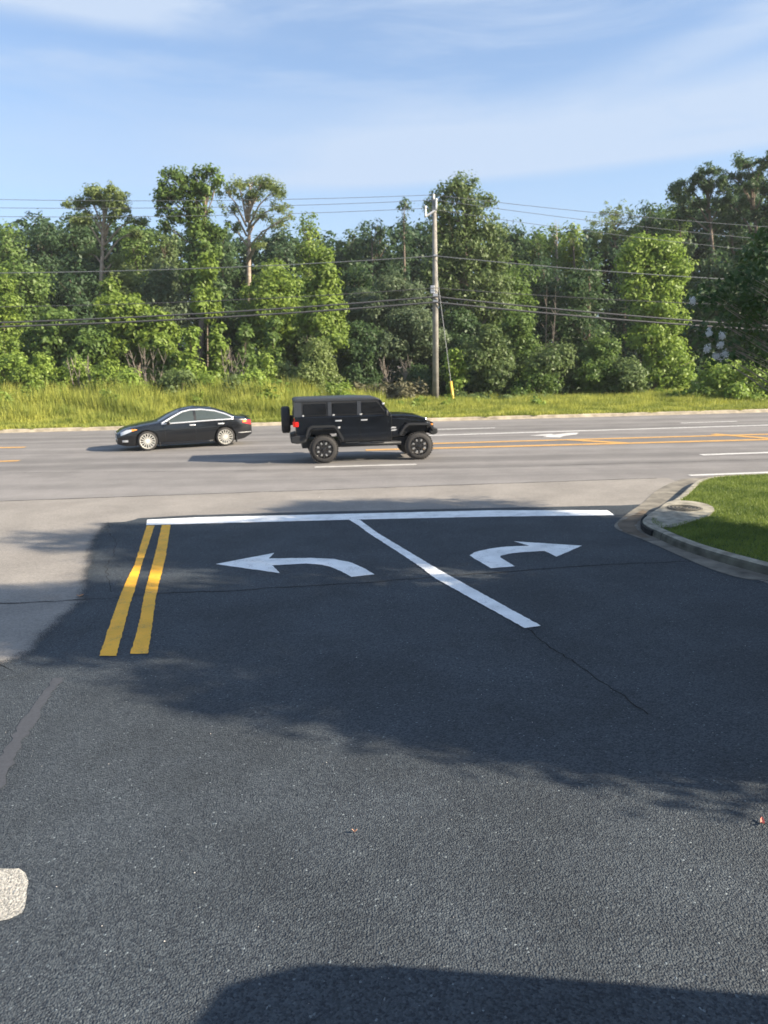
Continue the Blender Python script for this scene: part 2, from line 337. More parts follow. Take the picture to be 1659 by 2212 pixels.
tag(sheet('sunlight_patch', rough_edge([(p.x, p.y) for p in pp], .03, .006, rnd), .0105, SUN_PATCH), 'rectangular patch of sunlight, painted pale, on the dark asphalt at the left edge', 'painted light')  # bright patch of sunlight laid on as a pale sheet

# painted markings
def mark(name, uv, m, label, group=None, z=.014, amp=.006, step=.05):
    pts = [gp(*p) for p in uv]
    return sheet(name, rough_edge([(p.x, p.y) for p in pts], step, amp, rnd), z, m, label, 'road marking', group)
mark('stop_line', [(318.6, 1124), (430, 1118.8), (759, 1111), (1064, 1103.5), (1312, 1103.5), (1327.5, 1114.4), (1064, 1117.4), (759, 1124), (430, 1132.5), (316, 1135.6)], P_WHITE, 'thick fresh white stop line across the mouth of the black driveway')
Z7 = lambda l: [(x*.518, 1031.5+y*.518) for x, y in l]
mark('centre_line', Z7([(612, 203), (560, 370), (525, 440), (500, 500), (468, 590), (450, 640), (415, 748), (485, 748), (520, 620), (540, 540), (560, 480), (590, 370), (645, 203)]), P_YEL, 'fresh yellow stripe, outer left one of the pair on the driveway', 'double yellow stripes of the driveway')
mark('centre_line', Z7([(675, 201), (645, 330), (615, 440), (600, 500), (585, 590), (570, 650), (543, 740), (618, 738), (635, 620), (645, 540), (655, 480), (690, 340), (712, 200)]), P_YEL, 'fresh yellow stripe, inner right one of the pair on the driveway', 'double yellow stripes of the driveway')
mark('lane_line', [(753, 1124), (777, 1138.6), (792.5, 1151), (853, 1190), (907, 1226), (940, 1251.6), (1134, 1360), (1168.5, 1354.5), (968, 1244), (931.5, 1223), (877, 1190), (817, 1154), (776, 1124)], P_WHITE, 'fresh white line dividing the two driveway lanes below the stop line', z=.018)
mark('turn_arrow', [(466, 1220), (593, 1196), (581, 1208), (672, 1207), (720, 1209), (756, 1216), (786, 1229), (809, 1242.5), (759, 1248), (738, 1236.5), (714, 1226), (690, 1221), (660, 1219), (588, 1223), (605, 1240)], P_WHITE, 'fresh white arrow curving to the left, beside the yellow stripes', 'turn arrows on the driveway')
mark('turn_arrow', [(1256.8, 1180.5), (1110, 1170.8), (1143, 1180.5), (1095.5, 1182.2), (1072, 1184.6), (1054, 1187.8), (1038, 1191), (1024, 1195), (1014.7, 1201.5), (1024, 1208), (1035.4, 1214.7), (1060.3, 1229.2), (1112, 1225), (1080, 1205.4), (1082, 1202.5), (1091.4, 1199.8), (1106, 1196.8), (1122.5, 1194.8), (1176.4, 1191.9), (1202.3, 1204.4)], P_WHITE, 'fresh white arrow curving to the right, nearest the concrete kerb', 'turn arrows on the driveway')
def lm(name, a, b, wid, m, label, group=None, z=.008):
    pa, pb = gp(*a), gp(*b); d = (pb-pa).normalized(); n = Vector((-d.y, d.x, 0))*wid/2
    return sheet(name, rough_edge([(q.x, q.y) for q in (pa+n, pa-n, pb-n, pb+n)], .6, .006, rnd), z, m, label, 'road marking', group)
lm('lane_dash', (680, 1009.5), (899, 1003.5), 0.20, P_WHITE_OLD, 'faded white lane dash just below the boxy off-roader', 'white lane dashes of the main road')
lm('lane_dash', (1514, 983), (1800, 973), 0.29, P_WHITE_OLD, 'faded white lane dash running out at the right edge of the photo', 'white lane dashes of the main road')
lm('edge_line', (1489, 1027.5), (2100, 1004), 0.22, P_WHITE_OLD, 'white edge line beside the lawn island on the main road')
lm('yellow_line', (41, 995.5), (-400, 1010), 0.34, P_YEL_OLD, 'faded yellow dash at the left edge, the lower of two', 'yellow stubs at the left edge')
lm('yellow_line', (54, 966.5), (-400, 972), 0.34, P_YEL_OLD, 'faded yellow dash at the left edge, the upper of two', 'yellow stubs at the left edge')
lm('yellow_line', (790, 972.5), (1990, 941), 0.38, P_YEL_OLD, 'long yellow line nearer the camera, passing behind the off-roader wheel', 'yellow lines of the painted median')
lm('yellow_line', (840, 961), (1990, 929), 0.34, P_YEL_OLD, 'thin yellow line at the far side of the painted median', 'yellow lines of the painted median')
lm('hatch_bar', (1226, 950), (1360, 958), .45, P_YEL_OLD, 'broad slanting yellow bar in the painted median, the nearer to the off-roader', 'slanting bars of the painted median', .0095)
lm('hatch_bar', (1540, 938), (1672, 948), .45, P_YEL_OLD, 'broad slanting yellow bar in the painted median at the right edge', 'slanting bars of the painted median', .0095)
lm('lane_line', (700, 948), (2000, 908), 0.31, P_WHITE_OLD, 'long white line in front of the faded far arrow')
lm('lane_line', (640, 936), (1070, 924.5), 0.26, P_WHITE_OLD, 'short white line near the far verge, behind the off-roader bonnet', 'white dashes of the far lanes')
lm('lane_dash', (1471, 914), (1592, 910.5), 0.24, P_WHITE_OLD, 'faint white dash in the farthest lane towards the right', 'white dashes of the far lanes')
mark('turn_arrow', [(1142, 941.5), (1190, 937.5), (1196, 939.5), (1228, 935.5), (1250, 935), (1245, 939), (1218, 942), (1210, 945.5), (1172, 944.5), (1182, 942)], P_WHITE_OLD, 'small faded white arrow in the far turning lane', z=.009)

# concrete gutter and kerb round the lawn island
outer = [(40, 21.5), (14, 19.6), (7.91, 18.95), (7.0, 18.0), (6.26, 16.94), (5.45, 15.46), (4.95, 14.7), (4.43, 13.84), (4.22, 13.4), (4.25, 12.96), (4.45, 12.3), (4.62, 11.25), (4.78, 10.43), (5.05, 9.9), (5.35, 10.0), (5.9, 8.2), (6.3, 6.5), (6.5, 3), (6.6, -9)]
kerbl = [(40, 20.9), (14, 19.0), (9.6, 18.45), (8.3, 18.3), (7.55, 17.75), (6.85, 16.6), (6.16, 15.44), (5.43, 14.45), (4.92, 13.75), (4.68, 13.3), (4.62, 12.9), (4.68, 12.45), (4.80, 11.6), (5.05, 10.89), (5.41, 10.14), (5.95, 9.1), (6.5, 7.8), (6.85, 6), (7.0, 3), (7.1, -9)]
def smooth_line(p, it=2):
    p = [Vector(q) for q in p]
    for _ in range(it):
        o = [p[0]]
        for i in range(len(p)-1): o += [p[i].lerp(p[i+1], .25), p[i].lerp(p[i+1], .75)]
        p = o+[p[-1]]
    return p
KL = smooth_line(kerbl); OL = smooth_line(outer)
sheet('gutter', [tuple(p) for p in OL]+[tuple(p) for p in reversed([q+Vector((.05, 0)) for q in KL])], .012, GUTM, kind='structure')
def sweep(name, line, prof, m, kind='structure'):
    b = bmesh.new(); rings = []
    for i, p in enumerate(line):
        d = (line[min(i+1, len(line)-1)]-line[max(i-1, 0)]).normalized(); n = Vector((-d.y, d.x))
        rings.append([b.verts.new((p.x+n.x*o, p.y+n.y*o, z)) for o, z in prof])
    for i in range(len(rings)-1):
        for k in range(len(prof)-1): b.faces.new((rings[i][k], rings[i][k+1], rings[i+1][k+1], rings[i+1][k]))
    bmesh.ops.recalc_face_normals(b, faces=b.faces[:])
    me = bpy.data.meshes.new(name); b.to_mesh(me); b.free(); o = link(name, me, m, None, False); tag(o, kind=kind); return o
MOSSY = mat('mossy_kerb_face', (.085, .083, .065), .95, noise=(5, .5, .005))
sweep('kerb', KL, [(.030, .130), (.045, .143), (.07, .15), (.16, .152), (.175, .145), (.18, .05)], CONC)
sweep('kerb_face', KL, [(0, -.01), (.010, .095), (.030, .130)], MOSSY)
acc = 0
for i in range(1, len(KL)-1):       # saw-cut joints across kerb and gutter
    acc += (KL[i]-KL[i-1]).length
    if acc > 2.4 and KL[i].x < 12:
        acc = 0; d = (KL[i+1]-KL[i-1]).normalized(); n = Vector((-d.y, d.x)); p = KL[i]; b = bmesh.new()
        for o0, z0_, o1, z1_ in ((-.003, 0, .009, .10), (.009, .10, .032, .137), (.032, .137, .068, .1535), (.068, .1535, .16, .1555), (-.45, .0145, 0, .0145)):
            q = [p+n*o0-d*.006, p+n*o1-d*.006, p+n*o1+d*.006, p+n*o0+d*.006]; zz_ = (z0_, z1_, z1_, z0_); b.faces.new([b.verts.new((v.x, v.y, z)) for v, z in zip(q, zz_)])
        me = bpy.data.meshes.new('kerb_joint'); b.to_mesh(me); b.free(); tag(link('kerb_joint', me, CRACK), kind='structure')
lawn = [tuple(p+Vector((-(KL[min(i+1, len(KL)-1)]-KL[max(i-1, 0)]).normalized().y, (KL[min(i+1, len(KL)-1)]-KL[max(i-1, 0)]).normalized().x))*.175) for i, p in enumerate(KL)]
LAWN = lawn+[(40, -9)]
sheet('lawn', LAWN, .135, LAWNM, kind='structure')
# storm drain: slab with a round iron cover and the dark throat of the inlet in the kerb
sd = empty('storm_drain', (5.6, 14, .14), 'concrete storm drain slab with a round iron cover set in the lawn behind the kerb', 'storm drain')
def pl(o, parent): o.parent = parent; o.matrix_parent_inverse = parent.matrix_world.inverted(); return o
def loc_sheet(name, pts, z, m, parent, thick):
    o = sheet(name, [(x-parent.location.x, y-parent.location.y) for x, y in pts], z-parent.location.z, m, thick=thick); o.parent = parent; return o
slab = loc_sheet('slab', smooth_line([(4.72, 13.1), (4.86, 13.5), (5.05, 13.85), (5.37, 14.25), (5.75, 14.9), (6.03, 15.09), (6.35, 14.95), (6.49, 14.63), (6.44, 14.15), (6.08, 13.56), (5.5, 13.05), (5.0, 12.6), (4.76, 12.75)], 2), .158, CONC, sd, .05)
circ = lambda x, y, r, n=28: [(x+r*math.cos(2*math.pi*k/n), y+r*math.sin(2*math.pi*k/n)) for k in range(n)]
loc_sheet('manhole_cover', circ(5.86, 14.25, .31), .168, IRON, sd, .012)
for k_ in range(4):
    loc_sheet('cover_ring', [(5.86+q*math.cos(a_), 14.25+q*math.sin(a_)) for q, rng_ in ((.06+.07*k_, range(0, 25)), (.075+.07*k_, range(24, -1, -1))) for a_ in [math.pi*2*j_/24.001 for j_ in rng_]], .1745, CONC_D, sd, .004)
loc_sheet('cover_frame', circ(5.86, 14.25, .345), .163, CONC_D, sd, .006)
thr = MB()
for i, p in enumerate(KL):
    pass
tp = [Vector((4.98, 13.93)), Vector((4.76, 13.5)), Vector((4.645, 13.15)), Vector((4.61, 12.85)), Vector((4.63, 12.6))]
b = bmesh.new(); rings = [[b.verts.new((p.x-5.6, p.y-14, z-.14)) for z in (.018, .115)] for p in tp]
for i in range(len(tp)-1): b.faces.new((rings[i][0], rings[i][1], rings[i+1][1], rings[i+1][0]))
r_ = bmesh.ops.extrude_face_region(b, geom=b.faces[:])
for v in [x for x in r_['geom'] if isinstance(x, bmesh.types.BMVert)]: v.co.x += .05
bmesh.ops.recalc_face_normals(b, faces=b.faces[:]); me = bpy.data.meshes.new('inlet_opening'); b.to_mesh(me); b.free(); link('inlet_opening', me, CRACK, sd)
# dirt and grit collected in the gutter before the inlet
gr = [(4.35, 13.6), (4.9, 14.35), (5.3, 14.9), (5.25, 14.55), (4.95, 14.0), (4.66, 13.5), (4.55, 13.0), (4.6, 12.5), (4.45, 12.5), (4.28, 13.0)]
sheet('gutter_dirt', rough_edge(gr, .08, .02, rnd), .017, DIRT, kind='structure')

# far kerb and verge
SANDY = mat('sandy_concrete', (.36, .31, .235), .95, noise=(2.5, .35, .01))
fk = [Vector((float(x), FK(float(x))+.02*math.sin(x*1.9))) for x in np.linspace(-90, 90, 140)]
sweep('far_kerb', fk, [(-.32, .006), (-.02, .02), (0, .12), (.03, .15), (.20, .155), (.21, .05)], SANDY)
vb = bmesh.new()
prof = [(0.15, 0.10), (.35, .13), (2, .16), (12, .22), (40, .3)]
vr = [[vb.verts.new((x, FK(x)+d, z)) for d, z in prof] for x in np.linspace(-90, 90, 40)]
for i in range(39):
    for k in range(4): vb.faces.new((vr[i][k], vr[i+1][k], vr[i+1][k+1], vr[i][k+1]))
bmesh.ops.recalc_face_normals(vb, faces=vb.faces[:])
me = bpy.data.meshes.new('verge'); vb.to_mesh(me); vb.free(); tag(link('verge', me, SOIL), kind='structure')

# ------------------------------------------------------------------ vegetation
def leaves(P, Nrm, size, rng, asp=1.5):
    n = len(P); Nrm = Nrm/np.maximum(np.linalg.norm(Nrm, axis=1, keepdims=True), 1e-6)
    a = rng.normal(size=(n, 3)); t = np.cross(Nrm, a); t /= np.maximum(np.linalg.norm(t, axis=1, keepdims=True), 1e-6); bt = np.cross(Nrm, t)
    s = (size*rng.uniform(.6, 1.35, n))[:, None]
    V = np.empty((n, 4, 3)); V[:, 0] = P-t*s*asp*.5; V[:, 2] = P+t*s*asp*.5
    V[:, 1] = P+bt*s*.42+Nrm*s*.12; V[:, 3] = P-bt*s*.42+Nrm*s*.12
    return V.reshape(-1, 3), np.arange(n*4).reshape(-1, 4)
def crown_points(lobes, nclump, per, clump_r, rng, flat=.8, inner=.55, up_=.35):
    vol = np.array([(l[3]*l[4]*l[5])**(2/3) for l in lobes]); pr = vol/vol.sum()
    idx = rng.choice(len(lobes), nclump, p=pr); Lb = np.array(lobes)[idx]
    d = rng.normal(size=(nclump, 3)); d /= np.linalg.norm(d, axis=1, keepdims=True)
    rad = rng.uniform(inner, 1.0, nclump)[:, None]
    c = Lb[:, :3]+d*Lb[:, 3:6]*rad
    cr = clump_r*rng.uniform(.6, 1.4, nclump)
    cc = np.repeat(c, per, 0); dd = np.repeat(d, per, 0); rr = np.repeat(cr, per)[:, None]
    q = rng.normal(size=cc.shape); q /= np.linalg.norm(q, axis=1, keepdims=True); q *= rng.uniform(.2, 1, (len(cc), 1))**.6
    P = cc+q*rr*np.array([1, 1, flat])
    Nn = .7*q+.35*dd+np.array([0, 0, up_])+.35*rng.normal(size=P.shape)
    return P, Nn
def limbs(mb, base, top, r, lobes, rnd, lean=None, n=None):
    base, top = Vector(base), Vector(top); k = 7; pts = []
    for i in range(k+1):
        t = i/k; p = base.lerp(top, t); p.x += math.sin(t*3+base.x)*r*.6; p.y += math.cos(t*4+base.x)*r*.4; pts.append(p)
    mb.tube(pts, [r*(1.25 if i == 0 else 1-.75*i/k) for i in range(k+1)], 8)
    for l in (lobes if n is None else lobes[:n]):
        c = Vector(l[:3]); t = min(.92, max(.25, (c.z-base.z-.35*(c-base).to_2d().length)/max(.1, (top.z-base.z)))); j = pts[int(t*k)]
        m1 = j.lerp(c, .5)+Vector((0, 0, -.06*(c-j).length)); rr = r*.42*(1-t*.5)
        mb.tube([j, m1, c], [rr, rr*.6, rr*.18], 5)
        for q in range(3):
            e_ = c+Vector((rnd.uniform(-.8, .8)*l[3], rnd.uniform(-.8, .8)*l[4], rnd.uniform(-.2, .8)*l[5])); mb.tube([m1, m1.lerp(e_, .55)+Vector((0, 0, .1)), e_], [rr*.5, rr*.3, rr*.08], 4)
def ground_z(y, x): return .18 if y > FK(x) else .0
def tree(name, x, y, lobes, mt, label, cat='tree', group=None, leaf=.30, dens=1.0, clump=.75, seed=0, trunk_r=.2, bark=None, top=None, flat=.8, inner=.55, limb_n=None, per=22, z0=None):
    rng = np.random.default_rng(seed+11); rn = random.Random(seed); z0 = ground_z(y, x) if z0 is None else z0
    e_ = empty(name, (x, y, z0), label, cat, group)
    lb = [(l[0]-x, l[1]-y, l[2]-z0, l[3], l[4], l[5]) for l in lobes]
    tz = sorted(l[2] for l in lb)[-3] if top is None else top-z0
    tl = max(lb, key=lambda l: l[2])
    mb = MB(); limbs(mb, (0, 0, -.1), (tl[0]*.8, tl[1]*.8, tz), trunk_r, lb, rn, n=limb_n); mb.build('trunk', bark or BARK, e_, True)
    area = sum(l[3]*l[5]+l[4]*l[5]+l[3]*l[4] for l in lb)
    ncl = max(8, int(area*4.2*dens*(.75/clump)**2*.5*(.3/leaf)**1.1))
    P, Nn = crown_points(lb, ncl, per, clump, rng, flat, inner)
    V, F = leaves(P, Nn, leaf, rng); fquads('crown', V, F, LM[mt], e_)
    return e_
PX = lambda Y: Y/FPX*1.0                       # metres per photo pixel at distance Y
def lob(u, v, ru, rv, Y, dy=0):
    p = at(u, v, Y+dy); k = PX(Y); return (p.x, p.y, p.z, ru*k, min(ru, rv*1.2)*k, rv*k)
def auto_lobes(u, vt, hw, vb, Y, rn, n=9, shape='round'):
    out = []; H = vb-vt
    for i in range(n):
        t = (i+.5)/n                                    # 0 top .. 1 bottom
        if shape == 'cone': wd = hw*(.18+.82*t)
        elif shape == 'column': wd = hw*(.45+.55*math.sin(math.pi*min(1, t*1.1)))
        else: wd = hw*math.sqrt(max(.1, 1-(2*(t*.85)-1)**2*.75))
        r_ = max(min(wd*.62, H*.26)*rn.uniform(.75, 1.15), hw*.30); x_ = rn.uniform(-1, 1)*max(0, wd-r_)
        out.append(lob(u+x_, vt+r_*.6+t*(H-r_*1.3), r_, r_*rn.uniform(.65, .95), Y, rn.uniform(-1, 1)*wd*PX(Y)*.7))
    return out
WG = 'woodland trees behind the far verge'
# name, u, v top, half width, v bottom, distance, leaf material, shape, leaf, label
TR = [
 ('oak_tree', 15, 487, 75, 800, 76, 'mid', 'round', .32, 'rounded green oak crown at the far left of the skyline'),
 ('oak_tree', 95, 462, 62, 760, 78, 'blue', 'round', .32, 'dark oak crown just left of the flat-topped pine'),
 ('oak_tree', 160, 452, 52, 700, 80, 'dark', 'round', .32, 'dark oak crown directly behind the flat-topped pine'),
 ('oak_tree', 300, 478, 48, 720, 78, 'mid', 'round', .32, 'low green crown between the flat-topped pine and the tall vine-covered tree'),
 ('oak_tree', 350, 492, 50, 700, 80, 'olive', 'round', .32, 'olive crown behind the foot of the tall vine-covered tree'),
 ('oak_tree', 475, 500, 45, 720, 79, 'dark', 'round', .32, 'dark crown between the vine-covered tree and the open-crowned pine'),
 ('oak_tree', 600, 492, 42, 720, 80, 'blue', 'round', .32, 'dark crown seen just right of the open-crowned pine'),
 ('cedar_tree', 668, 462, 62, 740, 70, 'fresh', 'cone', .26, 'feathery light green pointed tree right of the open-crowned pine'),
 ('oak_tree', 745, 498, 45, 760, 80, 'dark', 'round', .32, 'dark crown right of the feathery pointed tree'),
 ('oak_tree', 805, 470, 55, 760, 79, 'blue', 'round', .32, 'dark bluish crown midway between feathery tree and utility pole'),
 ('poplar_tree', 872, 425, 34, 740, 77, 'blue', 'cone', .30, 'narrow dark pointed tree just left of the utility pole top'),
 ('oak_tree', 1108, 476, 50, 760, 79, 'dark', 'round', .32, 'dark crown right of the big vine-hung tree behind the pole'),
 ('oak_tree', 1158, 492, 42, 760, 80, 'mid', 'round', .32, 'small green crown in the dip of the skyline right of the pole'),
 ('poplar_tree', 1197, 463, 24, 700, 76, 'mid', 'column', .28, 'thin spire-like tree with a bare pale stem right of the dip'),
 ('oak_tree', 1245, 482, 42, 740, 78, 'fresh', 'round', .30, 'light green crown between the spire-like tree and the slender pine'),
 ('oak_tree', 1400, 432, 48, 760, 78, 'dark', 'round', .32, 'dark crown rising right of the slender pine'),
 ('oak_tree', 1462, 402, 52, 760, 76, 'mid', 'round', .32, 'green crown on the climbing skyline above the yellow-green tree'),
 ('oak_tree', 1590, 440, 75, 800, 74, 'dark', 'round', .32, 'broad dark crown below the tall right-hand pines'),
 ('oak_tree', 1690, 400, 70, 800, 72, 'dark', 'round', .32, 'dark tree cut by the right edge of the photo'),
 # middle row
 ('maple_tree', 45, 560, 78, 830, 64, 'mid', 'round', .30, 'broad green tree low at the left behind the pine saplings'),
 ('maple_tree', 165, 548, 72, 820, 66, 'blue', 'round', .30, 'dark green tree under the flat-topped pine'),
 ('oak_tree', 262, 560, 60, 780, 68, 'pine', 'round', .28, 'olive green crown with feathery leaves under the pine skyline'),
 ('willow_oak_tree', 345, 555, 62, 800, 66, 'grey', 'round', .26, 'greyish feathery tree below the tall vine-covered tree'),
 ('oak_tree', 480, 600, 60, 820, 67, 'dark', 'round', .30, 'dark tree in shade behind the bright saplings'),
 ('maple_tree', 585, 560, 75, 800, 62, 'fresh', 'round', .34, 'bushy bright green tree below the open-crowned pine'),
 ('maple_tree', 640, 600, 60, 820, 64, 'mid', 'round', .32, 'green tree between the bushy bright tree and the tall maple'),
 ('oak_tree', 775, 560, 60, 840, 68, 'dark', 'round', .30, 'dark tree in shade left of the grey-green mimosa'),
 ('mimosa_tree', 835, 596, 92, 740, 60, 'grey', 'round', .24, 'spreading grey-green mimosa left of the pole'),
 ('mimosa_tree', 895, 665, 78, 800, 57, 'grey', 'round', .24, 'lower grey-green mimosa crossing behind the pole'),
 ('oak_tree', 1100, 560, 62, 850, 66, 'mid', 'round', .30, 'green tree right of the vine-hung tree, below the dip'),
 ('oak_tree', 1180, 545, 55, 850, 68, 'blue', 'round', .30, 'dark tree behind the bare pale stem'),
 ('oak_tree', 1262, 540, 62, 850, 66, 'dark', 'round', .30, 'dark tree left of the yellow-green tree'),
 ('oak_tree', 1345, 520, 50, 860, 68, 'blue', 'round', .30, 'deep shaded tree just behind the yellow-green tree'),
 ('oak_tree', 1545, 540, 72, 860, 64, 'dark', 'round', .30, 'dark tree right of the yellow-green tree'),
 ('oak_tree', 1650, 520, 72, 860, 62, 'dark', 'round', .30, 'dark tree behind the white-flowered branches at the right edge'),
 # front row
 ('pine_sapling', 10, 585, 58, 800, 53, 'fresh', 'cone', .24, 'bright young pine at the left edge of the photo'),
 ('tulip_tree', 270, 632, 72, 800, 54, 'fresh', 'round', .36, 'bright young tulip tree with big leaves, left of the red sapling tips'),
 ('tulip_tree', 195, 712, 55, 830, 52, 'mid', 'round', .34, 'low big-leaved tree left of the grey dead stems'),
 ('tulip_tree', 350, 668, 55, 840, 53, 'fresh', 'round', .36, 'bright big-leaved tree right above the dead stems'),
 ('sweetgum_sapling', 448, 545, 42, 700, 56, 'fresh', 'cone', .34, 'slim bright sapling rising below the vine-covered tree'),
 ('sweetgum_sapling', 412, 700, 42, 860, 50, 'lime', 'cone', .34, 'bright yellow-green sapling, left one of the pair with reddish tips'),
 ('sweetgum_sapling', 468, 702, 42, 860, 51, 'fresh', 'cone', .34, 'bright green sapling, right one of the pair with reddish tips'),
 ('sweetgum_sapling', 530, 700, 32, 830, 52, 'mid', 'cone', .34, 'narrow green sapling standing alone before dark shade'),
 ('maple_tree', 697, 530, 62, 720, 56, 'fresh', 'cone', .36, 'tall bright maple left of the mimosa'),
 ('maple_tree', 705, 655, 45, 800, 54, 'fresh', 'round', .34, 'small bright maple under the tall maple'),
 ('young_pine', 680, 735, 88, 885, 49, 'pine', 'cone', .22, 'bushy young pine right behind the roof of the off-roader'),
 ('young_pine', 610, 785, 48, 885, 50, 'pine', 'round', .22, 'low dark bushy pine left of the off-roader roof'),
 ('sapling', 985, 745, 26, 862, 51, 'lime', 'column', .28, 'small lime green sapling right of the guy wire'),
 ('privet_bush', 1050, 700, 55, 872, 52, 'olive', 'round', .24, 'tall olive bush right of the lime sapling'),
 ('privet_bush', 1120, 655, 55, 872, 56, 'mid', 'round', .26, 'tall green bush below the dip of the skyline'),
 ('privet_bush', 1200, 735, 62, 876, 52, 'olive', 'round', .24, 'wide olive bush in the middle of the right-hand thicket'),
 ('privet_bush', 1290, 715, 58, 876, 52, 'mid', 'round', .24, 'green bush left of the foot of the yellow-green tree'),
 ('privet_bush', 1155, 800, 50, 880, 50, 'mid', 'round', .22, 'low green bush at the grass edge right of the pole'),
 ('privet_bush', 1350, 770, 48, 878, 50, 'olive', 'round', .24, 'olive bush at the foot of the yellow-green tree'),
 ('wild_bush', 1560, 775, 58, 878, 47, 'lime', 'round', .26, 'sunlit yellow-green bush left of the one at the right edge'),
 ('wild_bush', 1650, 770, 52, 876, 46, 'fresh', 'round', .26, 'sunlit bush at the right edge under the white flowers'),
 ('wild_bush', 1605, 830, 50, 882, 45, 'lime', 'round', .24, 'low sunlit bush nearest the road at the right'),
 ('wild_bush', 1510, 835, 42, 884, 46, 'fresh', 'round', .24, 'low sunlit bush beside the yellow-green tree foot'),
 ('wild_bush', 20, 765, 45, 850, 47, 'lime', 'round', .24, 'lime green bush at the left edge above the weeds'),
 ('wild_bush', 95, 762, 42, 850, 48, 'lime', 'cone', .24, 'pointed lime green bush near the left edge'),
 ('wild_bush', 165, 775, 38, 850, 48, 'lime', 'round', .24, 'lime green bush just left of the fallen dead stems'),
 ('wild_bush', 575, 762, 34, 860, 48, 'fresh', 'cone', .26, 'small bright bush left of the bushy young pine'),
 ('wild_bush', 55, 795, 45, 850, 46, 'fresh', 'round', .24, 'low green bush between the two pointed lime bushes at left'),
 ('wild_bush', 235, 780, 40, 850, 47, 'fresh', 'round', .24, 'green bush right of the leaning bare stems'),
 ('wild_bush', 290, 800, 40, 860, 46, 'lime', 'round', .22, 'lime green bush at the foot of the fanned bare stems'),
 ('wild_bush', 385, 800, 42, 862, 46, 'olive', 'round', .22, 'olive bush left of the paired saplings foot'),
 ('wild_bush', 440, 810, 38, 865, 46, 'lime', 'round', .22, 'lime green bush at the foot of the paired saplings'),
 ('wild_bush', 545, 800, 36, 865, 46, 'lime', 'round', .22, 'lime green bush right of the rounded weed bush'),
 ('tulip_tree', 120, 660, 60, 820, 55, 'mid', 'round', .34, 'low green tree behind the pointed lime bush at left'),
 ('sweetgum_sapling', 590, 690, 42, 830, 54, 'mid', 'cone', .34, 'green sapling between the lone sapling and the small maple'),
 ('maple_tree', 235, 600, 50, 740, 58, 'fresh', 'cone', .34, 'pointed bright tree rising just left of the tulip tree top'),
 ('privet_bush', 770, 700, 60, 850, 56, 'dark', 'round', .26, 'dark shaded bush behind the roof of the off-roader'),
 ('privet_bush', 1000, 665, 62, 860, 58, 'dark', 'round', .26, 'dark shaded bush behind the slanting guy wire'),
 ('privet_bush', 900, 790, 50, 875, 54, 'dark', 'round', .26, 'dark shaded bush left of the foot of the utility pole'),
 ('wild_bush', 510, 815, 55, 890, 45, 'olive', 'round', .20, 'rounded yellowish weed bush above the sedan tail'),
]
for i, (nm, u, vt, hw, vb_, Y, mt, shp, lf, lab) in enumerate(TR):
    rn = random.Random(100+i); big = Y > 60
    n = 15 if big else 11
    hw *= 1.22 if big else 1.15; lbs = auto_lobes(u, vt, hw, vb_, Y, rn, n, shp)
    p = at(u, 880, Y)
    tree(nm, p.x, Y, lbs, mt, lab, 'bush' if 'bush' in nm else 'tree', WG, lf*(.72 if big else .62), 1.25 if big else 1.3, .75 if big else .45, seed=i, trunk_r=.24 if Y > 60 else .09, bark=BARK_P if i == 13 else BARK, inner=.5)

# the tall vine-covered tree left of centre: irregular arms of foliage with sky between
def special(name, lobs, Y, mt, label, tu, tv, **k):
    p = at(tu, 880, Y); tp_ = at(tu, tv, Y)
    return tree(name, p.x, Y, [lob(*l, Y) for l in lobs], mt, label, 'tree', WG, top=tp_.z, **k)
special('vine_covered_tree', [(373, 372, 20, 15), (352, 392, 18, 14), (395, 385, 26, 18), (430, 377, 22, 15), (455, 370, 18, 12), (470, 392, 16, 12), (350, 425, 20, 18), (372, 420, 20, 16), (410, 415, 32, 24), (438, 412, 24, 20), (352, 450, 18, 13), (385, 470, 20, 12), (420, 455, 34, 26), (355, 487, 16, 12), (430, 495, 36, 28), (440, 540, 40, 32), (470, 500, 24, 16), (425, 590, 36, 36)], 64, 'mid',
        'tall vine-covered tree with ragged arms standing above the skyline at left', 425, 400, leaf=.21, clump=.5, dens=1.3, seed=201, trunk_r=.3, inner=.3)
special('vine_hung_tree', [(1000, 398, 28, 22), (968, 420, 34, 26), (1015, 425, 34, 26), (945, 450, 28, 26), (990, 470, 50, 40), (1035, 470, 38, 32), (960, 520, 46, 44), (1020, 540, 52, 46), (1065, 500, 26, 20), (985, 600, 62, 50), (1050, 610, 50, 50), (940, 590, 34, 40), (1075, 560, 30, 32), (1056, 432, 14, 14), (1010, 660, 62, 40), (1075, 660, 32, 34)], 62, 'olive',
        'big domed tree hung with vines directly behind the utility pole', 1000, 420, leaf=.18, clump=.55, dens=1.3, seed=202, trunk_r=.35, inner=.45)
special('yellow_green_tree', [(1385, 535, 36, 26), (1440, 538, 44, 26), (1360, 570, 30, 28), (1410, 575, 50, 32), (1465, 578, 34, 28), (1380, 620, 44, 32), (1440, 615, 40, 28), (1410, 665, 52, 36), (1450, 690, 36, 36), (1400, 720, 50, 36), (1440, 760, 52, 36), (1420, 805, 48, 34), (1470, 800, 36, 36), (1450, 850, 40, 26)], 56, 'lime',
        'bright yellow-green tree glowing in the sun at right', 1415, 560, leaf=.17, clump=.45, dens=1.3, seed=203, trunk_r=.22, inner=.45)

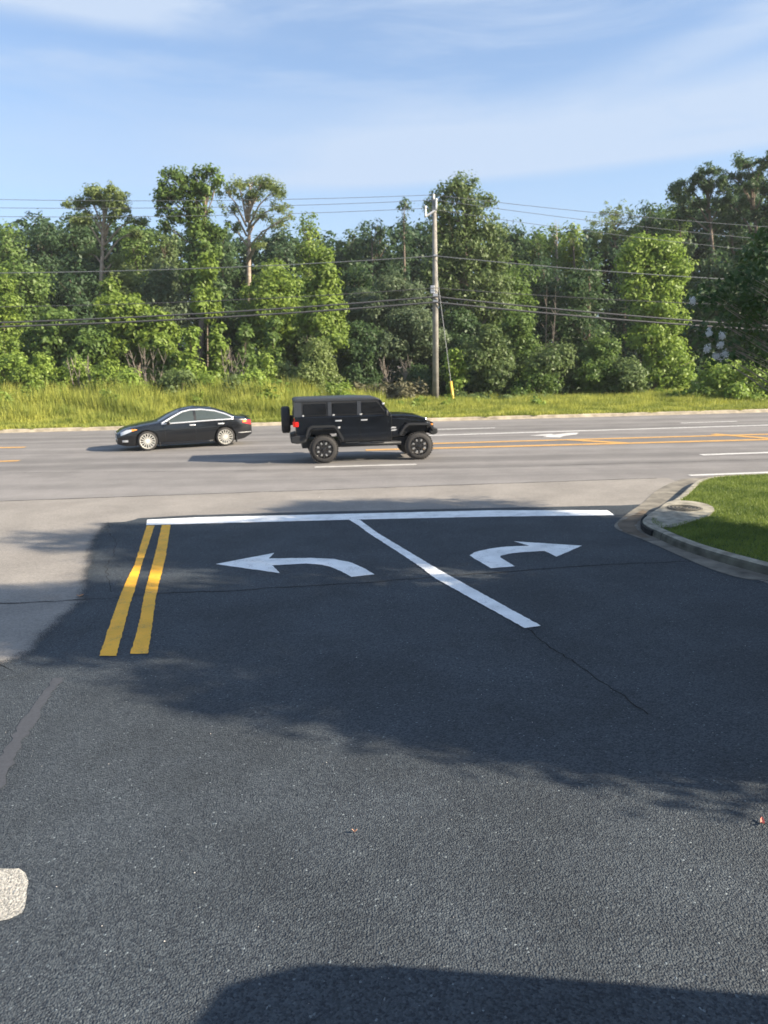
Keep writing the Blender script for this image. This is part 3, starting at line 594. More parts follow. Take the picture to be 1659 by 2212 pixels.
# pines with flat tufts of needles on bare bent arms
def pine(name, u, vt, Y, arms, label, trunk_v, r, seed, mt='pine', tuft=(1.1, .42), lf=.115, bark=BARK_P, dens=1.0):
    p = at(u, 880, Y); z0 = .2; e_ = empty(name, (p.x, Y, z0), label, 'pine', WG); rn = random.Random(seed); rng = np.random.default_rng(seed)
    B_ = Vector((p.x, Y, z0)); mb = MB(); tp_ = at(u, vt+18, Y)-B_
    tr_ = [Vector((0, 0, 0)), Vector((tp_.x*.25, 0, tp_.z*.3)), Vector((tp_.x*.35+.15, .1, tp_.z*.6)), Vector((tp_.x*.8, 0, tp_.z*.85)), tp_]
    mb.tube(tr_, [r, r*.85, r*.7, r*.4, r*.15], 8)
    lobs = []
    for (ju, jv, eu, ev, sz) in arms:
        j = at(ju, jv, Y)-B_; dy = rn.uniform(-1, 1)*abs(eu-ju)*PX(Y)*.7; e2 = at(eu, ev, Y)-B_+Vector((0, dy, 0))
        c_ = j.lerp(e2, .55)+Vector((0, 0, .12*(e2-j).length))
        mb.tube([j, c_, e2], [r*.38, r*.25, r*.08], 5)
        for q in range(5):
            t = e2+Vector((rn.uniform(-1, 1)*sz, rn.uniform(-1, 1)*sz, rn.uniform(-.35, .35)*sz)); mb.tube([c_.lerp(e2, rn.uniform(.3, .9)), t], [r*.10, r*.04], 4)
            lobs.append((t.x, t.y, t.z, sz*tuft[0]*rn.uniform(.4, .7), sz*.5, sz*tuft[1]*rn.uniform(.8, 1.4)))
    mb.build('trunk', bark, e_, True)
    P, Nn = crown_points(lobs, int(len(lobs)*9*dens), 16, .36, rng, .75, .0, .2)
    V, F = leaves(P, Nn, lf, rng, 2.6); fquads('crown', V, F, LM[mt], e_); return e_
pine('pine_tree', 225, 405, 66, [(226, 500, 190, 425, .9), (226, 490, 215, 412, 1.0), (226, 480, 240, 418, .9), (226, 510, 170, 440, .9), (226, 520, 262, 438, 1.0), (226, 500, 285, 458, 1.0), (226, 530, 300, 478, .7), (226, 540, 180, 475, .8), (226, 530, 200, 460, .7), (226, 560, 270, 500, .7), (226, 580, 190, 545, .8), (226, 590, 255, 560, .8), (226, 470, 225, 440, .8), (226, 510, 240, 470, .6)],
     'flat-topped pine with bent pale limbs on the left skyline', 560, .26, 301, mt='pine')
pine('pine_tree', 540, 380, 66, [(533, 470, 545, 390, 1.0), (533, 480, 515, 395, .8), (533, 470, 570, 402, .9), (533, 490, 495, 420, .8), (533, 500, 590, 428, .9), (533, 480, 560, 425, .8), (533, 510, 500, 455, .7), (533, 500, 610, 455, .8), (533, 530, 495, 490, .7), (533, 540, 600, 490, .8), (533, 560, 625, 480, .6), (533, 470, 530, 425, .7), (533, 520, 560, 465, .6), (533, 570, 570, 530, .5), (533, 500, 583, 470, .6)],
     'open-crowned pine with a bare pale trunk and a round airy top', 560, .27, 302, mt='pine', tuft=(1.1, .6), lf=.10, dens=.6)
pine('pine_tree', 1328, 452, 74, [(1328, 500, 1312, 462, 1.0), (1328, 500, 1350, 470, 1.0), (1328, 520, 1296, 486, 1.1), (1328, 520, 1362, 496, 1.1), (1328, 540, 1325, 505, 1.2), (1328, 560, 1290, 530, 1.0), (1328, 540, 1305, 510, .8), (1328, 540, 1350, 520, .8), (1328, 480, 1330, 458, .6)],
     'slender pine with a thin airy top left of the climbing skyline', 560, .2, 303, mt='pine', dens=.55, bark=BARK, tuft=(1.4, .8), lf=.10)
pine('pine_tree', 1530, 368, 72, [(1530, 440, 1520, 378, 1.1), (1530, 440, 1548, 385, 1.1), (1530, 460, 1490, 400, 1.2), (1530, 460, 1565, 410, 1.1), (1530, 480, 1500, 435, 1.1), (1530, 490, 1555, 445, 1.2), (1530, 500, 1480, 460, 1.1), (1530, 520, 1570, 480, 1.1), (1530, 460, 1525, 410, 1.0)],
     'tall dark pine, left one of the pair at top right', 560, .26, 304, mt='dark', bark=BARK, tuft=(1, .5), dens=1.5)
pine('pine_tree', 1625, 345, 72, [(1625, 420, 1610, 355, 1.2), (1625, 420, 1645, 352, 1.2), (1625, 440, 1585, 380, 1.2), (1625, 440, 1665, 375, 1.2), (1625, 460, 1600, 410, 1.2), (1625, 470, 1650, 415, 1.2), (1625, 500, 1580, 440, 1.2), (1625, 520, 1665, 450, 1.2), (1625, 450, 1620, 385, 1.1), (1625, 520, 1610, 470, 1.1)],
     'tallest dark pine at the top right corner of the woodland', 560, .28, 305, mt='dark', bark=BARK, tuft=(1, .5), dens=1.5)

# the wood behind and the undergrowth, which read as one mass
rng = np.random.default_rng(77)
sky_u = np.array([-500, 0, 60, 110, 225, 300, 360, 450, 540, 620, 740, 800, 900, 1000, 1110, 1200, 1330, 1400, 1470, 1600, 1700, 2300]); sky_v = np.array([500, 505, 490, 475, 480, 485, 500, 510, 505, 505, 515, 495, 480, 470, 505, 505, 495, 460, 440, 400, 390, 400])
lobs = []
for u in np.arange(-420, 2100, 32):
    for row, (Y, off) in enumerate(((84, 8), (90, 0))):
        vt = np.interp(u, sky_u, sky_v)+off+rng.uniform(-4, 14)
        for v in np.arange(vt+22, 860, 44): lobs.append(lob(u+rng.uniform(-14, 14), v+rng.uniform(-6, 10), 34, 30, Y, rng.uniform(-2, 2)))
P, Nn = crown_points(lobs, 13000, 20, .9, rng, .8, .3)
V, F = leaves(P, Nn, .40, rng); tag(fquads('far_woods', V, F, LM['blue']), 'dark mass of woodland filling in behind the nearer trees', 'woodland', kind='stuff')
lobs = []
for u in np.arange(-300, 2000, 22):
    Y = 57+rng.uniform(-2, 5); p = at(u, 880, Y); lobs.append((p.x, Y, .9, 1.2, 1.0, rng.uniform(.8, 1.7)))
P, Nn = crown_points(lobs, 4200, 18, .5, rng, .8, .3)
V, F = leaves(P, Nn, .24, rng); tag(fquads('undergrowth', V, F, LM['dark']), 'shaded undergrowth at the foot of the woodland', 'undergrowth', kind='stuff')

# bare dead shrubs
def dead(u, vb_, vt, Y, n, spread, label, seed, lean=0):
    rn = random.Random(seed); b0 = at(u, vb_, Y); e_ = empty('dead_shrub', (b0.x, Y, .2), label, 'dead shrub', 'bare dead shrubs at the woodland edge'); H = at(u, vt, Y).z-.2; mb = MB()
    for i in range(n):
        dx = rn.uniform(-spread, spread); p = [Vector((dx*.25, rn.uniform(-.2, .2), 0))]
        for k in range(1, 6): p.append(p[-1]+Vector((dx*.17+lean*.2+rn.uniform(-.08, .08), rn.uniform(-.1, .1), H/5*rn.uniform(.7, 1.05))))
        mb.tube(p, [.038, .034, .028, .022, .016, .008], 5)
        for k in (2, 3, 4):
            for s_ in range(2): mb.tube([p[k], p[k]+Vector((rn.uniform(-.5, .5), rn.uniform(-.3, .3), rn.uniform(.4, .9)))], [.022, .008], 4)
    return mb.build('stems', DEADW, e_)
dead(320, 838, 735, 50, 8, 1.2, 'pale bare stems fanning up under the bright tulip tree', 1)
dead(185, 850, 755, 47, 6, .8, 'leaning bare stems among the lime bushes at left', 2, -.5)
dead(505, 850, 745, 49, 6, .9, 'thin grey bare stems right of the paired saplings', 3)
dead(690, 790, 700, 53, 5, .8, 'bare stems poking above the bushy young pine', 4)
dead(860, 880, 770, 53, 7, 1.6, 'tangle of bare limbs left of the utility pole', 5)
dead(1190, 700, 590, 60, 3, .5, 'bare forked pale stem high in the right-hand thicket', 6)
# brownish dead brush
def brush(u0, u1, vt, Y, mt, label, seed, n=260):
    rng = np.random.default_rng(seed); lobs = []
    for u in np.linspace(u0, u1, 6):
        p = at(u, 870, Y); H = at(u, vt, Y).z*rng.uniform(.7, 1.0); lobs.append((p.x, Y+rng.uniform(-.8, .8), H*.5, .8, .7, H*.5))
    P, Nn = crown_points(lobs, n, 16, .35, rng, 1, .2); V, F = leaves(P, Nn, .13, rng, 3)
    return tag(fquads('dry_brush', V, F, LM[mt]), label, 'brush', 'dry brush on the verge')
brush(770, 900, 815, 50, 'brown', 'brown dry brush between the young pine and the utility pole', 1)
brush(60, 250, 850, 45, 'brown', 'brown dry brush low in the weeds at the left', 2, 160)
brush(350, 480, 825, 47, 'brown', 'brown dry brush behind the roof of the sedan', 3)
brush(250, 480, 860, 44.5, 'olive', 'olive weeds directly behind the sedan bonnet', 4, 320)
brush(1560-560, 1150, 850, 49, 'olive', 'olive brush right of the yellow guy wire guard', 5)

# grass: blades as single long triangles
def blades(name, X_, Y_, Z_, h, wd, rng, m, label, lean=.35):
    n = len(X_); a_ = rng.uniform(0, math.pi, n); dx = np.cos(a_)*wd/2; dy = np.sin(a_)*wd/2
    lx = rng.normal(0, lean, n)*h; ly = rng.normal(0, lean, n)*h
    V = np.empty((n, 3, 3)); V[:, 0] = np.stack([X_-dx, Y_-dy, Z_], 1); V[:, 1] = np.stack([X_+dx, Y_+dy, Z_], 1); V[:, 2] = np.stack([X_+lx, Y_+ly, Z_+h], 1)
    return tag(fquads(name, V.reshape(-1, 3), np.arange(n*3).reshape(-1, 3), m), label, 'grass', kind='stuff')
n = 190000
gx = rng.uniform(-26, 28, n); d_ = rng.uniform(.25, 13, n)**1.0; gy = 38.15+.087*gx+d_
clumpn = .5+.5*np.sin(gx*1.3+np.sin(gy*1.7)*2)*np.sin(gy*1.1+gx*.4)
tall = np.clip((d_-1.3)/4.5, 0, 1)*np.where(gx < -4, 1.0, np.where(gx < 0, .6, .28))
h = (.16+.10*clumpn)+tall*(.75+1.05*clumpn)*rng.uniform(.5, 1.25, n)
blades('verge_grass', gx, gy, np.full(n, .12), h, .05+.03*tall, rng, LM['grass'], 'tall sunlit yellow-green grass on the far verge', .22)
# fringe hanging over the far kerb
n = 9000; gx = rng.uniform(-26, 28, n); gy = 38.15+.087*gx+.2+rng.exponential(.12, n)-.28*np.clip(np.sin(gx*2.1)*np.sin(gx*.7)+.3*np.sin(gx*5), 0, 1)
blades('verge_fringe', gx, gy, np.full(n, .13), rng.uniform(.04, .13, n), .05, rng, LM['grass'], 'ragged grass fringe creeping over the far kerb', .5)
# leafy weeds in the tall grass
lobs = []
for k in range(210):
    x_ = rng.uniform(-24, -2) if k < 150 else rng.uniform(-2, 26); d = rng.uniform(5, 12); hh = rng.uniform(.5, 1.7) if k < 150 else rng.uniform(.25, .6); lobs.append((x_, FK(x_)+d, .15+hh*.6, .5, .5, hh*.7))
P, Nn = crown_points(lobs, 2600, 16, .28, rng, 1, .1); V, F = leaves(P, Nn, .14, rng, 2.0)
tag(fquads('verge_weeds', V, F, LM['fresh']), 'leafy weeds mixed into the tall verge grass', 'weeds', kind='stuff')
# lawn on the island
def inside(px_, py_, poly):
    c = np.zeros(len(px_), bool); j = len(poly)-1
    for i in range(len(poly)):
        xi, yi = poly[i][:2]; xj, yj = poly[j][:2]
        c ^= ((yi > py_) != (yj > py_)) & (px_ < (xj-xi)*(py_-yi)/(yj-yi+1e-12)+xi); j = i
    return c
n = 210000; gx = rng.uniform(4.6, 13, n); gy = rng.uniform(7.5, 19.5, n)
SL = [(4.93, 13.2), (5.05, 13.75), (5.37, 14.25), (5.75, 14.9), (6.03, 15.09), (6.35, 14.95), (6.49, 14.63), (6.44, 14.15), (6.08, 13.56), (5.5, 13.1), (4.97, 12.75)]
k = inside(gx, gy, LAWN) & ~inside(gx, gy, SL); gx, gy = gx[k], gy[k]
blades('lawn_grass', gx, gy, np.full(len(gx), .13), rng.uniform(.03, .075, len(gx)), .014, rng, LM['lawn'], 'short mown grass of the island lawn', .5)

# crape myrtles on the island: the one in view carries white flowers, the others shade the driveway
def myrtle(x, y, zc, rx, rz, label, seed, flowers=None, nl=13, dens=1.0, extra=()):
    rn = random.Random(seed); rng = np.random.default_rng(seed); lobs = []
    for i in range(nl):
        a_ = 2*math.pi*i/nl*2.4; rr = rx*rn.uniform(.35, .72); lobs.append((x+math.cos(a_)*rr, y+math.sin(a_)*rr, zc+rn.uniform(-.75, .75)*rz, rx*rn.uniform(.34, .5), rx*rn.uniform(.34, .5), rz*rn.uniform(.3, .5)))
    lobs += [lob(*q) for q in extra]
    e_ = empty('crape_myrtle', (x, y, .14), label, 'tree', 'crape myrtles on the lawn island'); lb = [(l[0]-x, l[1]-y, l[2]-.14, *l[3:]) for l in lobs]
    mb = MB()
    for s_ in range(4): limbs(mb, (rn.uniform(-.15, .15), rn.uniform(-.15, .15), -.1), (rn.uniform(-1, 1), rn.uniform(-1, 1), zc+rz*.3), .07, lb[s_::4], rn)
    mb.build('trunk', BARK_P, e_, True)
    P, Nn = crown_points(lb, int(1150*dens), 30 if extra else 26, .30 if extra else .36, rng, .8, .35); V, F = leaves(P, Nn, .052 if extra else .085, rng, 1.8); fquads('crown', V, F, LM['myrtle'], e_)
    if flowers:
        for (u, v, ru, rv, YY) in flowers:
            p = at(u, v, YY)-Vector((x, y, .14)); k_ = PX(YY); P, Nn = crown_points([(p.x, p.y, p.z, ru*k_*.55, ru*k_*.6, rv*k_*.75)], 10, 22, .04, rng, 1, .0); V, F = leaves(P, Nn, .02, rng, 1.0); fquads('blossom', V, F, LM['flower'], e_)
    return e_
myrtle(9.3, 11.3, 4.3, 3.0, 2.0, 'crape myrtle with white blossom reaching in from the right edge', 41,
       [(1496, 652, 9, 17, 10.2), (1532, 720, 7, 15, 10.0), (1528, 752, 9, 11, 10.0), (1560, 725, 6, 20, 10.0), (1558, 745, 10, 10, 10.0), (1548, 770, 14, 8, 10.0), (1566, 765, 8, 9, 10.0)], dens=2.2,
       extra=[(1655, 500, 26, 22, 10.6), (1622, 548, 26, 22, 10.6), (1655, 585, 36, 30, 10.8), (1590, 600, 30, 20, 10.4), (1530, 640, 26, 16, 10.6), (1575, 650, 34, 20, 10.9), (1630, 655, 36, 26, 10.6), (1560, 700, 34, 20, 10.5), (1615, 715, 34, 24, 10.8), (1520, 725, 22, 16, 10.9), (1655, 760, 34, 26, 10.8), (1590, 758, 26, 14, 10.6), (1545, 765, 18, 9, 10.6)])
myrtle(10.6, 6.9, 6.1, 3.1, 3.2, 'crape myrtle outside the frame at right, shading the driveway', 42, dens=1.5)
myrtle(9.3, 4.9, 5.1, 2.25, 3.0, 'second crape myrtle outside the frame at right, shading the near driveway', 43, dens=1.4)
myrtle(10.5, 9.6, 4.2, 2.6, 2.3, 'third crape myrtle outside the frame at right, behind the white-flowered one', 44)

# ------------------------------------------------------------------ utility pole, guy and wires
YP = 49.5
pb, pt = at(941, 880, YP), at(937.5, 424, YP)
pl_ = empty('utility_pole', (pb.x, YP, .2), 'weathered wooden utility pole standing at the edge of the far verge', 'utility pole')
loc = lambda u, v, Y=YP: at(u, v, Y)-Vector((pb.x, YP, .2))
MB().tube([Vector((0, 0, -.3)), loc(940.5, 650), loc(938, 430)], [.215, .18, .13], 14).build('shaft', POLEM, pl_, True)
a0, a1 = loc(939, 455), loc(917, 472)
MB().tube([a0+Vector((.1, -.12, .05)), a1+Vector((0, -.5, 0))], .07, 6).build('crossarm', STEEL, pl_)
def insul(u, v0, v1, dy=0):
    p0, p1 = loc(u, v0), loc(u, v1); p0.y += dy; p1.y += dy; H = (p1-p0).length; mb = MB()
    pts, rr = [], []
    for i in range(13): pts.append(p0.lerp(p1, i/12)); rr.append(.045 if i % 2 else .085)
    rr[-1] = .11; pts.append(p1+Vector((0, 0, .05))); rr.append(.05)
    mb.tube(pts, rr, 10); return mb.build('insulator', CERAM, pl_, True)
insul(918, 470, 450, -.5); insul(941.5, 453, 432, -.2); insul(936.5, 434, 421)
MB().box(loc(940, 553)+Vector((0, -.2, 0)), (.22, .12, .12)).build('wire_clamp', STEEL, pl_)
for v_ in (638, 652): MB().box(loc(940, v_)+Vector((0, -.22, 0)), (.30, .14, .15)).build('cable_bracket', STEEL, pl_)
MB().box(loc(934, 626)+Vector((0, -.1, 0)), (.28, .22, .5), bev=.03).build('junction_box', STEEL, pl_)
gb = gp(981.5, 888); gb = at(981.5, 884, 46.5)
gw = empty('guy_wire', (gb.x, gb.y, .15), 'slanting steel guy wire with a yellow guard beside the utility pole', 'guy wire')
gt = Vector((pb.x, YP-.15, at(941, 560, YP).z)); gl = gt-Vector((gb.x, gb.y, .15)); g0 = Vector((0, 0, -.1))
MB().tube([g0, gl], .018, 6).build('strand', mat('guy_steel', (.22, .23, .23), .6), gw)
k_ = (at(975, 822, 46.5).z-.15)/gl.z
MB().tube([g0.lerp(gl, 0), g0.lerp(gl, k_)], .085, 10).build('guard', YPLAST, gw, True)
# wires: parabola through the pole, bellying along the road direction
def wire(ul, vl, vp, ur, vr, rad, m, label, up_=None, dy=0):
    yy = lambda x: YP-.3+dy+.087*(x-pb.x)
    def onp(u, v):
        Y = YP
        for _ in range(6): p = at(u, v, Y); Y = yy(p.x)
        return p
    P0 = onp(up_ or 941, vp); mb = MB(); 
    pts = []
    for (u, v, X1, s) in ((ul, vl, -46, -1), (ur, vr, 50, 1)):
        q = onp(u, v); L1 = abs(X1-P0.x); dx = abs(q.x-P0.x)
        c = .0011 if rad < .03 else .0010         # sag curvature
        sl_ = ((q.z-P0.z)-c*dx*dx)/dx; side = []
        for i in range(1, 25):
            d = L1*i/24; x_ = P0.x+s*d; side.append(Vector((x_, yy(x_), P0.z+sl_*d+c*d*d)))
        pts.append(side)
    line = pts[0][::-1]+[P0]+pts[1]
    o0 = line[0].copy(); mb.tube([p-o0 for p in line], rad, 5)
    o = mb.build('power_line', m); o.location = o0; return tag(o, label, 'wire', 'wires strung along the far side of the road')
wire(0, 431, 421, 1545, 482, .015, WIREA, 'topmost thin power line, from the tip of the pole', 936.5)
wire(0, 449, 432, 1629, 515, .015, WIREA, 'second thin power line from the top of the pole', 941.5, -.2)
wire(0, 468, 450, 1604, 538, .015, WIREA, 'third thin power line, carried by the crossarm insulator', 918, -.5)
wire(0, 590, 553, 1620, 606, .026, WIREA, 'single line halfway up the pole')
wire(0, 663, 622, 1420, 652, .022, WIREM, 'thin dark line just above the two thick cables')
wire(0, 697, 641, 1500, 693, .052, WIREM, 'upper one of the two thick communication cables')
wire(0, 706, 653, 1500, 703, .058, WIREM, 'lower one of the two thick communication cables')

# ------------------------------------------------------------------ vehicles
PAINTB = mat('black_car_paint', (.005, .006, .008), .25, 0, .6)
PAINTM = mat('black_offroader_paint', (.004, .005, .007), .16, 0, .8)
PLASTB = mat('black_plastic', (.010, .011, .013), .55)
TOPM = mat('black_hardtop', (.030, .034, .042), .42)
GLASSD = mat('tinted_glass', (.008, .009, .011), .06, 0, 0, .6)
GLASSG = mat('green_tinted_glass', (.05, .062, .058), .05, 0, 0, .8)
GLASSW = mat('windscreen_glass', (.07, .085, .10), .06, 0, 0, 1.0)
CHROME = mat('chrome', (.85, .85, .86), .28, .55)
RIMS = mat('bright_alloy', (.74, .72, .66), .35, .45)
RIMB = mat('black_rim', (.015, .015, .016), .25, 0, .5)
RIMC = mat('milled_rim', (.55, .54, .52), .3, .8)
RUBBER = mat('tyre_rubber', (.028, .026, .025), .8, noise=(30, .25, .004))
DISC = mat('brake_disc', (.12, .11, .10), .5, .6)
LENS_R = mat('red_lens', (.55, .01, .01), .2, 0, .6, emit=((1, .05, .02), .15))
LENS_A = mat('amber_lens', (.80, .25, .03), .2, 0, .6, emit=((1, .35, .05), .15))
LENS_C = mat('clear_lens', (.62, .64, .66), .12, .3, .6)
SILVER = mat('silver_trim', (.70, .70, .70), .3, .6)

def wheel(parent, x, y, z, R_, wd, side, kind):
    q_ = .66 if kind == 'off' else .78
    t = MB().lathe([(-wd/2, R_*q_), (-wd/2-.004, R_*(q_+.10)), (-wd/2+.02, R_*.95), (-wd/2+.06, R_), (wd/2-.06, R_), (wd/2-.02, R_*.95), (wd/2+.004, R_*(q_+.10)), (wd/2, R_*q_), (wd/2-.05, R_*(q_-.04)), (-wd/2+.05, R_*(q_-.04)), (-wd/2, R_*q_)], 40)
    if kind == 'off':
        for k in range(36):
            a_ = 2*math.pi*k/36
            for s_ in (-1, 1):
                rot = Matrix.Rotation(-a_, 3, 'Y'); t.box(rot @ Vector((R_+.004, s_*(wd*.34), 0)), (.022, wd*.26, .045), rot)
    w_ = t.build('wheel', RUBBER, parent, True); w_.location = (x, y, z)
    s = side; rr = R_*(q_+.005)
    rim = MB().lathe([(s*(wd/2-.005), rr), (s*(wd/2+.004), rr*.97), (s*(wd/2-.03), rr*.90), (s*(wd/2-.09), rr*.86), (-s*(wd/2-.05), rr*.9)], 40)
    if kind == 'sedan':
        for k in range(15):
            rot = Matrix.Rotation(-2*math.pi*k/15, 3, 'Y'); rot2 = rot
            rim.box(rot @ Vector((rr*.55, s*(wd/2-.018), 0)), (rr*.82, .03, .026), rot)
        rim.lathe([(s*(wd/2+.008), .001), (s*(wd/2+.006), rr*.17), (s*(wd/2-.03), rr*.22)], 20)
        rim.build('rim', RIMS, w_)
    else:
        for k in range(8):
            rot = Matrix.Rotation(-2*math.pi*k/8, 3, 'Y')
            rim.box(rot @ Vector((rr*.52, s*(wd/2-.035), 0)), (rr*.80, .045, .055), rot)
        rim.lathe([(s*(wd/2+.03), .001), (s*(wd/2+.02), rr*.16), (s*(wd/2-.05), rr*.24)], 20); rim.build('rim', RIMB, w_)
        ins = MB()
        for k in range(8):
            rot = Matrix.Rotation(-2*math.pi*(k+.5)/8, 3, 'Y'); ins.box(rot @ Vector((rr*.66, s*(wd/2-.03), 0)), (.075, .012, .055), rot, .005)
        ins.build('rim_inset', RIMC, w_)
    MB().lathe([(s*(wd/2-.10), .001), (s*(wd/2-.10), rr*(.6 if kind == 'sedan' else .5)), (s*(wd/2-.12), rr*.6)], 24).build('brake_disc', DISC, w_)
    return w_

# --- black sedan
sedan_ang = math.atan2(-1.03, -2.75)+R(2)
mid = Vector((-7.185, 28.065, 0)); away = Vector((-math.sin(sedan_ang), math.cos(sedan_ang), 0)); away = away if away.y > 0 else -away
car = empty('sedan', mid+away*.79+Vector((-.18, .0, 0)), 'black sedan with chrome-edged windows and silver multi-spoke wheels, heading left', 'car', rz=sedan_ang)
I = lambda tab: (lambda x: float(np.interp(x, [t[0] for t in tab], [t[1] for t in tab])))
def smoothI(tab):
    xx = np.linspace(tab[0][0], tab[-1][0], 400); yy = np.interp(xx, [t[0] for t in tab], [t[1] for t in tab])
    k = np.hanning(23); k /= k.sum(); yy = np.convolve(np.pad(yy, 11, 'edge'), k, 'valid'); return lambda x: float(np.interp(x, xx, yy))
zt_ = smoothI([(-2.5, .98), (-2.42, 1.07), (-1.95, 1.13), (-1.5, 1.33), (-1.0, 1.49), (-.4, 1.55), (.1, 1.48), (.55, 1.29), (1.0, 1.06), (1.5, .99), (2.0, .90), (2.3, .80), (2.45, .66)])
zb_ = smoothI([(-2.5, .90), (-2.3, .97), (-1.8, 1.0), (-1, .99), (0, .96), (.95, .93), (1.5, .89), (2.0, .80), (2.3, .70), (2.45, .58)])
z0_ = smoothI([(-2.5, .42), (-2.2, .26), (-1.8, .20), (1.8, .19), (2.2, .20), (2.45, .27)])
W_ = smoothI([(-2.5, .70), (-2.35, .80), (-2.0, .89), (-1.5, .925), (.5, .925), (1.5, .915), (2.0, .86), (2.3, .76), (2.45, .58)])
NE = 2.3
def fy(x, z):
    zb, zt, w0, z0 = zb_(x), max(zt_(x), zb_(x)+.05), W_(x), z0_(x)
    if z <= zb:
        s = max(0, (z-z0)/(zb-z0)); return w0*(1-.10*(1-s)**3-.045*s**4)
    t = min(.9999, (z-zb)/(zt-zb)); return w0*.955*(1-t**NE)**(1/NE)
b = bmesh.new(); rings = []
XS = np.linspace(-2.5, 2.45, 90)
for x in XS:
    zb, zt, z0 = zb_(x), max(zt_(x), zb_(x)+.05), z0_(x); half = [(0, z0)]
    for s in np.linspace(0, 1, 9): z = z0+(zb-z0)*s; half.append((fy(x, z), z))
    for ph in np.linspace(0, 90, 14)[1:-1]: t = math.sin(R(ph))**(2/NE); z = zb+(zt-zb)*t; half.append((fy(x, z), z))
    half.append((0, zt))
    ring = half+[(-y, z) for y, z in half[-2:0:-1]]; rings.append([b.verts.new((x, y, z)) for y, z in ring])
nr = len(rings[0])
for i in range(len(rings)-1):
    for k in range(nr): b.faces.new((rings[i][k], rings[i][(k+1) % nr], rings[i+1][(k+1) % nr], rings[i+1][k]))
b.faces.new(rings[0]); b.faces.new(rings[-1][::-1]); bmesh.ops.recalc_face_normals(b, faces=b.faces[:])
me = bpy.data.meshes.new('body'); b.to_mesh(me); b.free(); body = link('body', me, PAINTB, car, True)
WBS, RW = 1.43, .36
def cut(body, specs):      # wheel arches cut out of the body, result baked to a plain mesh
    cb = MB()
    for x, y0, y1, z, r in specs: cb.tube([(x, y0, z), (x, y1, z)], r, 40)
    cu = cb.build('cutter', None); cu.location = (0, 0, 0); bp = body.parent; body.parent = None
    md = body.modifiers.new('b', 'BOOLEAN'); md.operation = 'DIFFERENCE'; md.object = cu; md.solver = 'EXACT'
    bpy.context.view_layer.update(); dg = bpy.context.evaluated_depsgraph_get(); nm = bpy.data.meshes.new_from_object(body.evaluated_get(dg)); body.modifiers.clear(); body.data = nm; body.parent = bp
    bpy.data.objects.remove(cu)
cut(body, [(x, s*.62, s*1.1, RW+.005, .415) for x in (-WBS, WBS) for s in (-1, 1)])
try: body.data.set_sharp_from_angle(angle=R(35))
except Exception: pass
for x in (-WBS, WBS):
    for s in (-1, 1):
        wheel(car, x, s*.80, RW, RW, .22, s, 'sedan')
def side_panel(name, x0, x1, zlo, zhi, m, s, off=.006, nx=26, nz=8, parent=car):
    b = bmesh.new(); g = [[None]*(nz+1) for _ in range(nx+1)]
    for i in range(nx+1):
        x = x0+(x1-x0)*i/nx
        for k in range(nz+1):
            z = zlo(x)+(zhi(x)-zlo(x))*k/nz; g[i][k] = b.verts.new((x, s*(fy(x, z)+off), z+off*.3))
    for i in range(nx):
        for k in range(nz): b.faces.new((g[i][k], g[i+1][k], g[i+1][k+1], g[i][k+1]))
    bmesh.ops.recalc_face_normals(b, faces=b.faces[:]); me = bpy.data.meshes.new(name); b.to_mesh(me); b.free(); return link(name, me, m, parent, True)
wlo = lambda x: zb_(x)+.035
wtop = I([(-1.78, 1.055), (-1.5, 1.20), (-1.1, 1.335), (-.6, 1.405), (-.2, 1.40), (.1, 1.345), (.5, 1.16), (.86, .975)])
whi = lambda x: max(wlo(x)+.004, wtop(x))
